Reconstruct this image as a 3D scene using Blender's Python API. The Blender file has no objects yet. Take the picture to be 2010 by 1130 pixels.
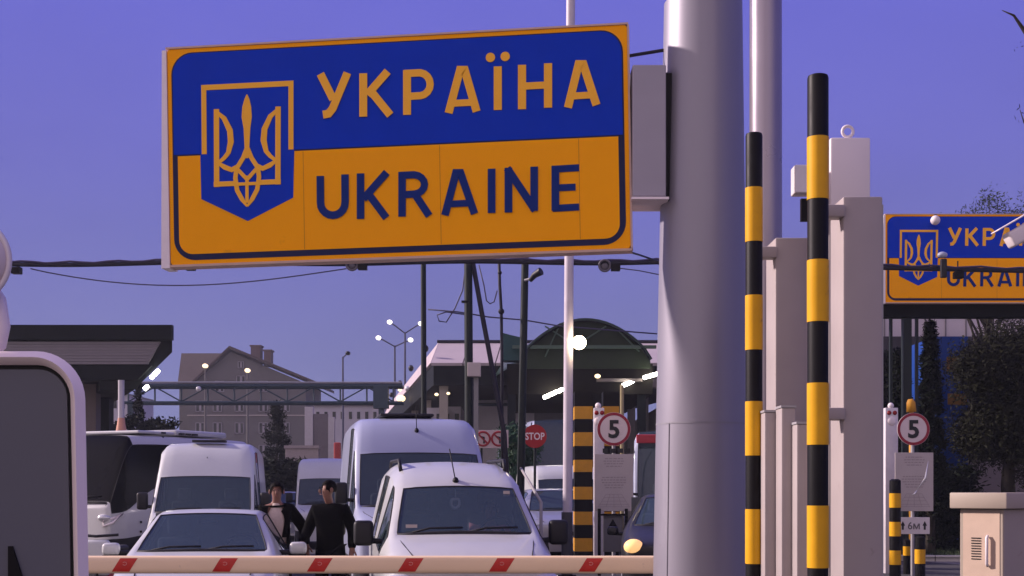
import bpy, bmesh, math, random
from mathutils import Vector, Matrix, Quaternion
R = math.radians
random.seed(7)
sc = bpy.context.scene
C = sc.collection

# ------------------------------------------------------------------ camera
F, CX, HZ, CAMZ = 2600.0, 1005.0, 965.0, 1.62
cam_d = bpy.data.cameras.new('camera')
cam = bpy.data.objects.new('camera', cam_d); C.objects.link(cam)
cam.location = (0, 0, CAMZ); cam.rotation_euler = (R(90), 0, 0)
cam_d.sensor_width = 36.0; cam_d.lens = 36.0 * F / 2010.0
cam_d.shift_y = (HZ - 565.0) / 2010.0
cam_d.clip_start = 0.1; cam_d.clip_end = 2000
sc.camera = cam

# ------------------------------------------------------------------ dusk sky
w = bpy.data.worlds.new('World'); sc.world = w; w.use_nodes = True
nt = w.node_tree; nt.nodes.clear()
N = nt.nodes.new; L = nt.links.new
out = N('ShaderNodeOutputWorld'); bg = N('ShaderNodeBackground'); bg.inputs[1].default_value = .50
tc = N('ShaderNodeTexCoord'); nrm = N('ShaderNodeVectorMath'); nrm.operation = 'NORMALIZE'
L(tc.outputs['Generated'], nrm.inputs[0])
sep = N('ShaderNodeSeparateXYZ'); L(nrm.outputs[0], sep.inputs[0])
rmp = N('ShaderNodeValToRGB'); L(sep.outputs['Z'], rmp.inputs[0])
el = rmp.color_ramp.elements
el[0].position = 0.0; el[0].color = (.205, .225, .415, 1)
el[1].position = 1.0; el[1].color = (.13, .13, .48, 1)
for p, c in ((.11, (.180, .187, .445)), (.24, (.162, .160, .555)), (.36, (.150, .148, .64))):
    e = rmp.color_ramp.elements.new(p); e.color = (*c, 1)
# unseen warm lobe added to the sky behind the camera as fill light
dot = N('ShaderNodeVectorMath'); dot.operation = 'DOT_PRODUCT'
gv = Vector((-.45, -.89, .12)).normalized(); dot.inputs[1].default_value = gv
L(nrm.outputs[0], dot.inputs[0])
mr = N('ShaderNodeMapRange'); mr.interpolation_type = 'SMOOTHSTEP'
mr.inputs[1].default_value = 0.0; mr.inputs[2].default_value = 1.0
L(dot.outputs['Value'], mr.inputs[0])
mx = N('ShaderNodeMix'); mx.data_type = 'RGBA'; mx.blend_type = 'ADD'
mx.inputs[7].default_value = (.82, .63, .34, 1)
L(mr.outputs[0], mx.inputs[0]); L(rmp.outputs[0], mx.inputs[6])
# faint uneven veil over the whole sky
vz = N('ShaderNodeTexNoise'); vz.inputs['Scale'].default_value = 2.6; vz.inputs['Detail'].default_value = 3
vm = N('ShaderNodeMapping'); vm.inputs['Scale'].default_value = (1, 1, 2.5); L(nrm.outputs[0], vm.inputs[0]); L(vm.outputs[0], vz.inputs['Vector'])
vr = N('ShaderNodeMapRange'); vr.inputs[1].default_value = .3; vr.inputs[2].default_value = .7; vr.inputs[3].default_value = .93; vr.inputs[4].default_value = 1.07
L(vz.outputs['Fac'], vr.inputs[0])
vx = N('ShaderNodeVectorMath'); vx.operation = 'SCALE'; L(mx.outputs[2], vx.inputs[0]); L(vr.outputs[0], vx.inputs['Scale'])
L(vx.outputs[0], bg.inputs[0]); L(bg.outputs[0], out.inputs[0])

# ------------------------------------------------------------------ the one sun lamp: low warm light from the side
sd = bpy.data.lights.new('sun', 'SUN'); sd.energy = 3.4; sd.color = (1.0, .83, .79); sd.angle = R(3.0)
sun = bpy.data.objects.new('sun', sd); C.objects.link(sun)
SUN_TO = Vector((-.97, .23, .52)).normalized()
sun.rotation_euler = SUN_TO.to_track_quat('Z', 'Y').to_euler()
sun.location = (-30, 10, 30)
sc.view_settings.view_transform = 'Standard'; sc.view_settings.look = 'None'
sc.view_settings.exposure = 1.0; sc.view_settings.gamma = 1.0
sc.view_settings.use_curve_mapping = False

# ------------------------------------------------------------------ helpers
def P(px, py, d):
    return Vector(((px - CX) / F * d, d, CAMZ + (HZ - py) / F * d))
def X(px, d): return (px - CX) / F * d
def Z(py, d): return CAMZ + (HZ - py) / F * d
ROAD = Vector((-.145, 1, 0)).normalized()
YAW = math.atan2(.145, 1)

MATS = {}
def mat(name, rgb, rough=.5, metal=0., var=.10, scale=6., bump=0., emit=0., coat=0., spec=.25, stretch=None, rough_var=.08, wear=None):
    if name in MATS: return MATS[name]
    m = bpy.data.materials.new(name); m.use_nodes = True; MATS[name] = m
    t = m.node_tree; b = t.nodes['Principled BSDF']
    b.inputs['Roughness'].default_value = rough; b.inputs['Metallic'].default_value = metal
    b.inputs['Specular IOR Level'].default_value = spec
    if coat: b.inputs['Coat Weight'].default_value = coat; b.inputs['Coat Roughness'].default_value = .05
    b.inputs['Base Color'].default_value = (*rgb, 1)
    if emit:
        b.inputs['Emission Color'].default_value = (*rgb, 1); b.inputs['Emission Strength'].default_value = emit
        return m
    co = t.nodes.new('ShaderNodeTexCoord'); src = co.outputs['Object']
    if stretch:
        mp = t.nodes.new('ShaderNodeMapping'); mp.inputs['Scale'].default_value = stretch
        t.links.new(src, mp.inputs[0]); src = mp.outputs[0]
    nz = t.nodes.new('ShaderNodeTexNoise'); nz.inputs['Scale'].default_value = scale
    nz.inputs['Detail'].default_value = 5; nz.inputs['Roughness'].default_value = .6
    t.links.new(src, nz.inputs['Vector'])
    mixc = t.nodes.new('ShaderNodeMix'); mixc.data_type = 'RGBA'
    mixc.inputs[6].default_value = (*[max(0, c * (1 - var * 1.6)) for c in rgb], 1)
    mixc.inputs[7].default_value = (*[min(1, c * (1 + var * 1.6)) for c in rgb], 1)
    t.links.new(nz.outputs['Fac'], mixc.inputs[0]); t.links.new(mixc.outputs[2], b.inputs['Base Color'])
    if wear:      # scuffs and grime with a shape of their own
        wc, lo, sc_w = wear
        n2 = t.nodes.new('ShaderNodeTexNoise'); n2.inputs['Scale'].default_value = sc_w; n2.inputs['Detail'].default_value = 8; n2.inputs['Roughness'].default_value = .7
        t.links.new(co.outputs['Object'], n2.inputs['Vector'])
        w1 = t.nodes.new('ShaderNodeMapRange'); w1.inputs[1].default_value = lo; w1.inputs[2].default_value = lo + .10
        t.links.new(n2.outputs['Fac'], w1.inputs[0])
        m2 = t.nodes.new('ShaderNodeMix'); m2.data_type = 'RGBA'; m2.inputs[7].default_value = (*wc, 1)
        t.links.new(w1.outputs[0], m2.inputs[0]); t.links.new(mixc.outputs[2], m2.inputs[6]); t.links.new(m2.outputs[2], b.inputs['Base Color'])
    if rough_var:
        rr = t.nodes.new('ShaderNodeMapRange')
        rr.inputs[3].default_value = max(0.02, rough - rough_var); rr.inputs[4].default_value = min(1, rough + rough_var)
        t.links.new(nz.outputs['Fac'], rr.inputs[0]); t.links.new(rr.outputs[0], b.inputs['Roughness'])
    if bump:
        bp = t.nodes.new('ShaderNodeBump'); bp.inputs['Strength'].default_value = bump; bp.inputs['Distance'].default_value = .02
        t.links.new(nz.outputs['Fac'], bp.inputs['Height']); t.links.new(bp.outputs[0], b.inputs['Normal'])
    return m
def glass_mat(name, tint, rough=.03, amount=1.0):
    if name in MATS: return MATS[name]
    m = bpy.data.materials.new(name); m.use_nodes = True; MATS[name] = m
    t = m.node_tree; t.nodes.clear()
    o = t.nodes.new('ShaderNodeOutputMaterial'); mixs = t.nodes.new('ShaderNodeMixShader')
    tr = t.nodes.new('ShaderNodeBsdfTransparent'); tr.inputs[0].default_value = (*tint, 1)
    gl = t.nodes.new('ShaderNodeBsdfGlossy'); gl.inputs['Roughness'].default_value = rough
    gl.inputs['Color'].default_value = (.9, .93, 1, 1)
    fr = t.nodes.new('ShaderNodeFresnel'); fr.inputs[0].default_value = 1.45
    df = t.nodes.new('ShaderNodeBsdfDiffuse'); df.inputs[0].default_value = (.32, .48, .58, 1)   # dust film, tinted blue to paint the sky's reflection into the pane
    md = t.nodes.new('ShaderNodeMixShader'); md.inputs[0].default_value = .10 * amount
    t.links.new(tr.outputs[0], md.inputs[1]); t.links.new(df.outputs[0], md.inputs[2])
    t.links.new(fr.outputs[0], mixs.inputs[0]); t.links.new(md.outputs[0], mixs.inputs[1]); t.links.new(gl.outputs[0], mixs.inputs[2])
    t.links.new(mixs.outputs[0], o.inputs[0])
    return m

def link_mesh(name, bm, m, smooth=False, angle=None):
    me = bpy.data.meshes.new(name); bm.to_mesh(me); bm.free()
    if m is not None: me.materials.append(m)
    if smooth:
        for p in me.polygons: p.use_smooth = True
        if angle is not None:
            me.set_sharp_from_angle(angle=R(angle))
    o = bpy.data.objects.new(name, me); C.objects.link(o)
    return o
def props(o, label=None, cat=None, group=None, kind=None):
    if label: o['label'] = label
    if cat: o['category'] = cat
    if group: o['group'] = group
    if kind: o['kind'] = kind
    return o
def thing(name, label, cat, loc=(0, 0, 0), rotz=0., group=None):
    o = bpy.data.objects.new(name, None); C.objects.link(o)
    o.location = loc; o.rotation_euler = (0, 0, rotz); o.empty_display_size = .2
    return props(o, label, cat, group)
def mw(o):
    m = o.matrix_basis.copy()
    p = o.parent
    while p is not None:
        m = p.matrix_basis @ m; p = p.parent
    return m
def part(root, name, bm, m, world=True, smooth=False, angle=None, label=None):
    if world: bm.transform(mw(root).inverted())
    o = link_mesh(name, bm, m, smooth, angle); o.parent = root
    if label: o['label'] = label
    return o
def single(name, bm, m, label, cat, base, group=None, smooth=False, angle=None):
    base = Vector(base)
    bm.transform(Matrix.Translation(-base))
    o = link_mesh(name, bm, m, smooth, angle); o.location = base
    return props(o, label, cat, group)
def struct(name, bm, m, smooth=False, kind='structure'):
    o = link_mesh(name, bm, m, smooth); o['kind'] = kind; return o
def copy_tree(o, parent=None, skip=()):
    c = o.copy(); C.objects.link(c)
    if parent is not None: c.parent = parent
    for ch in list(o.children):
        if ch.name.split('.')[0] in skip: continue
        copy_tree(ch, c, skip)
    return c

def B(): return bmesh.new()
def box(bm, x0, x1, y0, y1, z0, z1, bev=0., seg=2, M=None):
    g = bmesh.ops.create_cube(bm, size=1.0)
    vs = g['verts']
    for v in vs:
        v.co = Vector((x0 + (v.co.x + .5) * (x1 - x0), y0 + (v.co.y + .5) * (y1 - y0), z0 + (v.co.z + .5) * (z1 - z0)))
    if bev:
        es = list({e for v in vs for e in v.link_edges})
        r = bmesh.ops.bevel(bm, geom=es, offset=bev, segments=seg, profile=.5, affect='EDGES')
        vs = list({v for f in r['faces'] for v in f.verts} | {v for v in vs if v.is_valid})
    if M is not None:
        bmesh.ops.transform(bm, matrix=M, verts=[v for v in vs if v.is_valid])
    return bm
def tube(bm, pts, r, n=12, cap=True, closed=False):
    pts = [Vector(p) for p in pts]; m = len(pts)
    rs = list(r) if hasattr(r, '__len__') else [r] * m
    up = None; rings = []
    for i, p in enumerate(pts):
        if closed: t = pts[(i + 1) % m] - pts[i - 1]
        else: t = pts[min(i + 1, m - 1)] - pts[max(i - 1, 0)]
        if t.length < 1e-9: t = Vector((0, 0, 1))
        t.normalize()
        if up is None:
            a = Vector((0, 0, 1)) if abs(t.z) < .9 else Vector((0, 1, 0))
            up = (a - t * a.dot(t)).normalized()
        else:
            up = up - t * up.dot(t)
            if up.length < 1e-6: up = t.orthogonal()
            up.normalize()
        s = t.cross(up)
        rings.append([bm.verts.new(p + (up * math.cos(2 * math.pi * k / n) + s * math.sin(2 * math.pi * k / n)) * rs[i]) for k in range(n)])
    rng = range(m) if closed else range(m - 1)
    for i in rng:
        a, b = rings[i], rings[(i + 1) % m]
        for k in range(n):
            bm.faces.new((a[k], a[(k + 1) % n], b[(k + 1) % n], b[k]))
    if cap and not closed:
        bm.faces.new(list(reversed(rings[0]))); bm.faces.new(rings[-1])
    bmesh.ops.recalc_face_normals(bm, faces=bm.faces)
    return bm
def prism(bm, poly, y0, y1):
    """polygon in XZ pushed from y0 (front, towards the camera) back to y1"""
    a = [bm.verts.new((x, y0, z)) for x, z in poly]; b = [bm.verts.new((x, y1, z)) for x, z in poly]
    n = len(poly); fs = [bm.faces.new(a), bm.faces.new(list(reversed(b)))]
    for i in range(n):
        j = (i + 1) % n
        fs.append(bm.faces.new((a[j], a[i], b[i], b[j])))
    bmesh.ops.recalc_face_normals(bm, faces=fs)
    return bm
def sphere(bm, c, r, seg=16, rings=10):
    if not hasattr(r, '__len__'): r = (r, r, r)
    M = Matrix.Translation(c) @ Matrix.Diagonal((*r, 1))
    bmesh.ops.create_uvsphere(bm, u_segments=seg, v_segments=rings, radius=1, matrix=M); return bm
def rrect(x0, x1, z0, z1, r, n=8, corners=(1, 1, 1, 1)):
    pts = []
    for k, (cx, cz, a0) in enumerate(((x1 - r, z1 - r, 0), (x0 + r, z1 - r, 90), (x0 + r, z0 + r, 180), (x1 - r, z0 + r, 270))):
        if corners[k]:
            for i in range(n + 1):
                a = R(a0 + 90 * i / n); pts.append((cx + r * math.cos(a), cz + r * math.sin(a)))
        else:
            pts.append(((x1, z1), (x0, z1), (x0, z0), (x1, z0))[k])
    return pts
def ring_pts(c, r, axis, n=24):
    a = Vector(axis).normalized(); u = a.orthogonal().normalized(); v = a.cross(u)
    return [Vector(c) + (u * math.cos(2 * math.pi * i / n) + v * math.sin(2 * math.pi * i / n)) * r for i in range(n)]
def disc(bm, c, r, y0, y1, n=32, rz=None):
    prism(bm, [(c[0] + r * math.cos(2 * math.pi * i / n), c[1] + (rz or r) * math.sin(2 * math.pi * i / n)) for i in range(n)], y0, y1)
def dg(): 
    bpy.context.view_layer.update(); return bpy.context.evaluated_depsgraph_get()
def text_bm(s, size, cx, cz, y, bold=.012, depth=.002, sx=1.0):
    cu = bpy.data.curves.new('t', 'FONT'); cu.body = s; cu.size = size; cu.align_x = 'CENTER'; cu.align_y = 'CENTER'
    cu.offset = bold * size; cu.extrude = depth; cu.resolution_u = 3
    o = bpy.data.objects.new('t', cu); C.objects.link(o)
    me = bpy.data.meshes.new_from_object(o.evaluated_get(dg()))
    bpy.data.objects.remove(o); bpy.data.curves.remove(cu)
    bm = B(); bm.from_mesh(me); bpy.data.meshes.remove(me)
    xs = [v.co.x for v in bm.verts]; ys = [v.co.y for v in bm.verts]
    mx_, my_ = (min(xs) + max(xs)) / 2, (min(ys) + max(ys)) / 2
    for v in bm.verts: v.co = Vector((cx + (v.co.x - mx_) * sx, y - v.co.z, cz + v.co.y - my_))
    return bm

# ------------------------------------------------------------------ materials
M_galv = mat('galvanised_steel', (.33, .32, .34), .42, 0, .07, 2.2, .0, stretch=(1, 1, .25))
M_mast = mat('mast_paint', (.27, .255, .30), .46, .45, .08, 1.6, .02, stretch=(1, 1, .2), wear=((.22, .20, .21), .66, 5))
M_steel = mat('lamp_mast_steel', (.30, .265, .31), .30, .6, .05, 3)
M_pillar = mat('pillar_enamel', (.34, .295, .29), .5, 0, .09, 2.0, .01, wear=((.18, .14, .12), .64, 7))
M_whitebox = mat('white_enamel', (.68, .61, .63), .4, 0, .04, 3)
M_sy = mat('sign_yellow', (.98, .385, .0005), .45, 0, .03, 3, wear=((.70, .28, .005), .64, 3), spec=.08)
M_sy2 = mat('sign_lettering_yellow', (.95, .47, .045), .42, 0, .05, 6, spec=.08)
M_sb = mat('sign_blue', (.0005, .036, .46), .42, 0, .08, 2.5, spec=.08)
M_navy = mat('sign_navy', (.02, .022, .07), .45, 0, .06, 4, spec=.08)
M_blue_letter = mat('sign_lettering_blue', (.006, .026, .17), .42, 0, .08, 6, spec=.08)
M_rim = mat('sign_rim', (.55, .38, .30), .5, 0, .12, 9)
M_rimpale = mat('sign_edge_strip', (.78, .70, .72), .5, 0, .08, 6)
M_black = mat('black_paint', (.007, .0065, .008), .5, 0, .2, 8, spec=.12, wear=((.06, .05, .04), .66, 14))
M_yellow = mat('guard_yellow', (.66, .34, .012), .42, 0, .10, 6, spec=.15, wear=((.20, .12, .03), .63, 16))
M_white = mat('white_paint', (.80, .77, .74), .38, 0, .03, 4)
M_red = mat('red_reflector', (.50, .03, .02), .35, 0, .15, 14)
M_rubber = mat('rubber', (.02, .02, .022), .7, 0, .15, 12)
M_plastic = mat('dark_plastic', (.014, .014, .017), .5, 0, .15, 10)
M_van = mat('van_white', (.49, .50, .50), .32, 0, .07, 2.2, coat=.5)
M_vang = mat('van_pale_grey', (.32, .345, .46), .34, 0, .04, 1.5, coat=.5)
M_buswhite = mat('coach_white', (.46, .46, .47), .35, 0, .05, 1.2, coat=.4)
M_glass = glass_mat('windscreen_glass', (.42, .47, .52))
M_darkglass = glass_mat('dark_glass', (.10, .11, .13))
M_int = mat('interior_cloth', (.09, .095, .10), .8, 0, .2, 10)
M_chrome = mat('chrome', (.7, .7, .72), .15, 1., .03, 5)
M_lampglass = mat('lamp_lens', (.55, .55, .58), .1, .3, .05, 20)
M_asphalt = mat('asphalt', (.055, .052, .055), .85, 0, .25, 9, .3)
M_conc = mat('concrete_apron', (.22, .20, .185), .85, 0, .18, 3, .2)
M_kerb = mat('kerb_stone', (.5, .47, .45), .8, 0, .12, 4, .1)
M_darkgreen = mat('green_post_paint', (.006, .012, .013), .55, 0, .2, 5)
M_teal = mat('teal_steel', (.022, .042, .062), .5, 0, .2, 3)
M_cable = mat('cable_sheath', (.015, .014, .025), .6, 0, .3, 8)
M_leafd = mat('leaf_dark', (.007, .010, .006), .6, 0, .45, 1.2, spec=.04)
M_leaf = mat('leaf_green', (.032, .042, .02), .6, 0, .45, 1.0, spec=.04)
M_leafo = mat('leaf_autumn', (.016, .017, .009), .6, 0, .4, 1.0, spec=.04)
M_bark = mat('bark', (.03, .024, .02), .85, 0, .3, 7, .5)
M_grass = mat('grass_green', (.03, .045, .018), .85, 0, .3, 4)
M_plaster = mat('house_plaster', (.105, .098, .10), .85, 0, .10, .6)
M_roofbrown = mat('roof_tile_brown', (.06, .042, .04), .8, 0, .2, 1.2)
M_winw = mat('window_frame_white', (.22, .20, .23), .5, 0, .05, 4)
M_pane = mat('dark_pane', (.015, .017, .022), .12, 0, .2, 4)
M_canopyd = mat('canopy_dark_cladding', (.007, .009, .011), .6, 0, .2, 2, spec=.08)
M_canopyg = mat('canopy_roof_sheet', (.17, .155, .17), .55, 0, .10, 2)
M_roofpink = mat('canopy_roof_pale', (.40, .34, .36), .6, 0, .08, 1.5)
M_tube = mat('tube_light', (1, .93, .80), emit=14.0)
M_lampon = mat('lamp_white_glow', (1.0, .93, .82), emit=1.0)
M_globe = mat('globe_glow', (1.0, .80, .48), emit=16.0)
M_lampwarm = mat('lamp_warm_glow', (1.0, .78, .45), emit=.9)
M_head = mat('headlight_glow', (1.0, .56, .22), emit=.42)
M_skin = mat('skin', (.20, .10, .075), .55, 0, .1, 14)
M_hair = mat('hair_dark', (.004, .003, .003), .7, 0, .3, 30, spec=.05)
M_jacket = mat('black_cloth', (.0045, .0045, .0055), .85, 0, .3, 9, .8, spec=.04)
M_shirt = mat('beige_knit', (.52, .43, .39), .85, 0, .12, 25, .2)
M_trous = mat('dark_trousers', (.006, .006, .009), .85, 0, .2, 20, spec=.04)
M_pink = mat('pink_knit', (.75, .28, .27), .85, 0, .12, 20)
M_cabinet = mat('cabinet_beige', (.37, .31, .255), .55, 0, .08, 2.0, wear=((.28, .20, .15), .65, 9))
M_board = mat('notice_board_white', (.42, .37, .36), .45, 0, .06, 4)
M_ink = mat('faded_ink', (.30, .265, .265), .7, 0, .1, 30)
M_inkd = mat('sign_black_ink', (.02, .02, .022), .5, 0, .1, 20)
M_stop = mat('stop_red', (.34, .016, .02), .45, 0, .1, 8)
M_bluehoard = mat('blue_hoarding', (.006, .04, .21), .5, 0, .15, 1.5)
M_orange = mat('pillar_orange', (.50, .24, .02), .6, 0, .15, 6)
M_greenvault = mat('green_polycarbonate', (.014, .035, .032), .35, 0, .2, 1.2)

# ================================================================== GROUND
bm = B()
bmesh.ops.create_grid(bm, x_segments=2, y_segments=2, size=700, matrix=Matrix.Translation((0, 500, 0)))
struct('ground', bm, M_conc)
def strip(name, m, a, b, half, z, kind='structure'):
    bm = B(); a, b = Vector(a), Vector(b); t = (b - a).normalized(); s = Vector((t.y, -t.x, 0)) * half
    vs = [bm.verts.new(Vector((q.x, q.y, z))) for q in (a - s, a + s, b + s, b - s)]
    bm.faces.new(vs); bmesh.ops.recalc_face_normals(bm, faces=bm.faces)
    if bm.faces[0].normal.z < 0: bm.faces[0].normal_flip()
    return struct(name, bm, m)
strip('road', M_asphalt, Vector((0.5, 14, 0)) - ROAD * 25, Vector((0.5, 14, 0)) + ROAD * 140, 10, .004)
strip('side_road', M_asphalt, (11.5, 20, 0), (7.0, 33, 0), 1.6, .008)
# painted lane lines
for k, xo in enumerate((-1.9, 2.2)):
    a = Vector((xo, 16, 0)); strip('lane_line', M_white, a, a + ROAD * 70, .06, .008)
# lawn, kerb on the far right
bm = B()
vs = [bm.verts.new(v) for v in ((8.6, 31.0, .10), (16, 29.6, .10), (20, 48, .10), (7.5, 48, .10))]
bm.faces.new(vs); struct('lawn', bm, M_grass)
bm = B()
k0, k1 = Vector((8.0, 31.2, 0)), Vector((16.5, 29.5, 0))
t = (k1 - k0).normalized(); nn = Vector((-t.y, t.x, 0))
for i in range(9):
    a = k0 + t * (i * .95); b = a + t * .93
    vs = []
    for z in (0, .14):
        for q in (a, b, b + nn * .18, a + nn * .18): vs.append(bm.verts.new((q.x, q.y, z)))
    for f in ((0, 1, 5, 4), (1, 2, 6, 5), (2, 3, 7, 6), (3, 0, 4, 7), (4, 5, 6, 7)): bm.faces.new([vs[i_] for i_ in f])
bmesh.ops.recalc_face_normals(bm, faces=bm.faces)
struct('kerb', bm, M_kerb)
bm = B()
rg = random.Random(3)
for i in range(3500):
    u, v = rg.random(), rg.random()
    x = 8.7 + u * 8; y = 31.4 - u * 1.3 + v * 10; h = rg.uniform(.05, .14); a = rg.random() * 6.28
    p = Vector((x, y, .10)); s = Vector((math.cos(a), math.sin(a), 0)) * .02
    vs = [bm.verts.new(p - s), bm.verts.new(p + s), bm.verts.new(p + Vector((rg.gauss(0, .03), rg.gauss(0, .03), h)))]
    bm.faces.new(vs)
struct('grass', bm, M_grass, kind='stuff')

# ================================================================== MAIN SIGN
dl, dr = 12.25, 11.80
BL, BR, TL = P(335, 520, dl), P(1238, 487, dr), P(335, 97, dl)
ex = (BR - BL).normalized(); en = ex.cross(TL - BL).normalized(); ez = en.cross(ex)
SM = Matrix(((ex.x, -en.x, ez.x, BL.x), (ex.y, -en.y, ez.y, BL.y), (ex.z, -en.z, ez.z, BL.z), (0, 0, 0, 1)))
SMI = SM.inverted()
def suv(px, py):
    o = Vector((0, 0, CAMZ)); d = P(px, py, 1) - o
    t = (BL - o).dot(en) / d.dot(en); q = SMI @ (o + d * t); return (q.x, q.z)
SW = (BR - BL).length; SH = (TL - BL).length
sign = thing('border_sign', 'large blue and yellow border sign bracketed to the thick pale mast', 'sign', group='border signs')
sign.matrix_world = SM; sign.matrix_basis = SM
def sp(name, bm, m, **k): return part(sign, name, bm, m, world=False, **k)
bm = B(); prism(bm, rrect(0, SW, 0, SH, .03, 3), 0, .13); sp('panel', bm, M_sy)
bm = B()   # thin metal rim round the board
for (x0, x1, z0, z1) in ((-.012, SW + .012, -.022, -.001), (-.012, SW + .012, SH + .001, SH + .018), (SW + .001, SW + .018, 0, SH)):
    box(bm, x0, x1, -.012, .15, z0, z1)
sp('rim', bm, M_rim)
bm = B(); prism(bm, [(-.045, SH - .01), (-.004, SH - .01), (-.004, -.03), (-.085, -.03)], -.015, .19); sp('edge_strip', bm, M_rimpale)
ins = .038
bm = B(); prism(bm, rrect(ins, SW - ins, ins, SH - ins, .20), -.004, .004); sp('border', bm, M_navy)
zl, zr = suv(350, 304)[1], suv(1222, 267)[1]
zd = (zl + zr) / 2
e2 = ins + .035
def halfpoly(x0, x1, z0, z1, r, top):
    return rrect(x0, x1, z0, z1, r, 8, (1, 1, 0, 0) if top else (0, 0, 1, 1))
p = halfpoly(ins + .014, SW - ins - .014, zd + .006, SH - ins - .012, .19, True)
bm = B(); prism(bm, p, -.008, -.003); sp('blue_field', bm, M_sb)
p = halfpoly(ins + .05, SW - ins - .055, ins + .055, zd - .008, .13, False)
bm = B(); prism(bm, p, -.008, -.003); sp('yellow_field', bm, M_sy)
for px in (597, 865, 1138):
    bm = B(); x, _ = suv(px, 400); box(bm, x - .003, x + .003, -.0095, -.0075, ins + .06, zd - .012)
    sp('panel_seam', bm, mat('seam_ochre', (.55, .21, .004), .6))  # panel joints in a darker yellow
# shield
sh = [suv(*q) for q in ((392, 168), (580, 160), (578, 300), (576, 388), (487, 434), (396, 391), (394, 300))]
bm = B(); prism(bm, sh, -.012, -.007); sp('shield', bm, M_sb)
STK = [0]
def stroke(bm, pts, width, y=-.016, closed=False, taper=None):
    """polyline in sign pixels -> thin raised strip"""
    STK[0] += 1; y = y - (STK[0] % 24) * .00035
    q = [Vector(suv(*p)) for p in pts]; n = len(q)
    ws = taper if taper else [width] * n
    k = dl / F
    Lp, Rp = [], []
    for i in range(n):
        a = q[i - 1] if (i > 0 or closed) else None; b = q[(i + 1) % n] if (i < n - 1 or closed) else None
        d1 = (q[i] - a).normalized() if a is not None else None; d2 = (b - q[i]).normalized() if b is not None else None
        d = d1 if d2 is None else d2 if d1 is None else (d1 + d2)
        if d.length < 1e-6: d = d2
        d = d.normalized(); nr = Vector((-d.y, d.x)); s = 1.0
        if d1 is not None and d2 is not None:
            cs = max(.45, nr.dot(Vector((-d1.y, d1.x)))); s = 1 / cs
        h = ws[i] * k / 2 * s
        Lp.append(q[i] + nr * h); Rp.append(q[i] - nr * h)
    m = n if closed else n - 1
    for i in range(m):
        j = (i + 1) % n
        vs = [bm.verts.new((v.x, y, v.y)) for v in (Lp[i], Rp[i], Rp[j], Lp[j])]
        vb = [bm.verts.new((v.x, y + .006, v.y)) for v in (Lp[i], Rp[i], Rp[j], Lp[j])]
        bm.faces.new(vs)
        for a, b in ((0, 1), (1, 2), (2, 3), (3, 0)): bm.faces.new((vs[b], vs[a], vb[a], vb[b]))
    return bm
def fixn(bm): bmesh.ops.recalc_face_normals(bm, faces=bm.faces); return bm
bm = B()
stroke(bm, [(402, 303), (401, 174)], 10); stroke(bm, [(396, 173), (577, 164)], 10.5); stroke(bm, [(572, 168), (572, 294)], 10)
sp('shield_frame', fixn(bm), M_sy2)
# trident, traced from the left half and mirrored
def T(zx, zy): return (310 + zx / 2.259, 40 + zy / 2.259)
def Mi(zx, zy): return (797 - zx, zy - (797 - 2 * zx) * .042)
def sym(bm, pts, wd, taper=None):
    tp = [v / 2.259 for v in taper] if taper else None
    stroke(bm, [T(*p) for p in pts], wd / 2.259, taper=tp)
    stroke(bm, [T(*Mi(*p)) for p in pts], wd / 2.259, taper=tp)
bm = B()
stroke(bm, [T(*p) for p in ((397, 330), (397, 350), (396, 385), (396, 430), (397, 480), (397, 560), (397, 612))], 20,
       taper=[v / 2.259 for v in (4, 22, 40, 46, 30, 22, 14)])
sym(bm, [(262, 395), (263, 740)], 24)
sym(bm, [(250, 728), (352, 724)], 22)
sym(bm, [(256, 400), (296, 436), (322, 490), (326, 540), (314, 592)], 24, taper=[10, 22, 26, 27, 20])
sym(bm, [(314, 590), (296, 612), (272, 634), (298, 652), (330, 664), (358, 648), (380, 612), (394, 568)], 20, taper=[20, 18, 14, 22, 20, 20, 20, 14])
sym(bm, [(352, 652), (346, 700), (354, 755), (376, 795), (398, 826)], 22, taper=[20, 20, 20, 20, 8])
sym(bm, [(356, 662), (398, 706)], 17)
stroke(bm, [T(398, 690), T(398, 810)], 15 / 2.259)
stroke(bm, [T(350, 728), T(446, 724)], 14 / 2.259)
sp('trident', fixn(bm), M_sy2)
def letter(ch_label, strokes, m, dots=()):
    bm = B()
    for s in strokes: stroke(bm, s[0], s[1])
    for (px, py, r) in dots:
        x, z = suv(px, py); disc(bm, (x, z), r * dl / F, -.017, -.010, 20)
    o = sp('letter', fixn(bm), m); return o
def arc(cx, cy, rx, ry, a0, a1, n=8):
    return [(cx + rx * math.cos(R(a0 + (a1 - a0) * i / n)), cy + ry * math.sin(R(a0 + (a1 - a0) * i / n))) for i in range(n + 1)]
wl = 15.5
letter('У', [([(630, 146), (655, 196)], wl), ([(683, 144), (664, 190), (654, 214), (646, 224), (635, 226)], wl)], M_sy2)
letter('К', [([(714, 145), (714, 230)], wl), ([(762, 141), (722, 187)], wl), ([(729, 180), (767, 227)], wl)], M_sy2)
letter('Р', [([(799.5, 138), (799.5, 226)], wl), ([(794, 145), (824, 143.5)] + arc(824, 166, 21, 22.5, -85, 85) + [(824, 188.5), (799, 190)], 14)], M_sy2)
letter('А', [([(881, 222.5), (903.5, 138), (912.5, 138), (936, 219.5)], wl), ([(889, 203.5), (928, 201.5)], 13)], M_sy2)
letter('Ї', [([(977.5, 131), (977.5, 216.5)], wl)], M_sy2, dots=((963, 113.5, 9), (992, 111.5, 9)))
letter('Н', [([(1025, 128), (1025, 215)], wl), ([(1076, 125), (1076, 212)], wl), ([(1025, 170), (1076, 167.5)], 13.5)], M_sy2)
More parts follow.
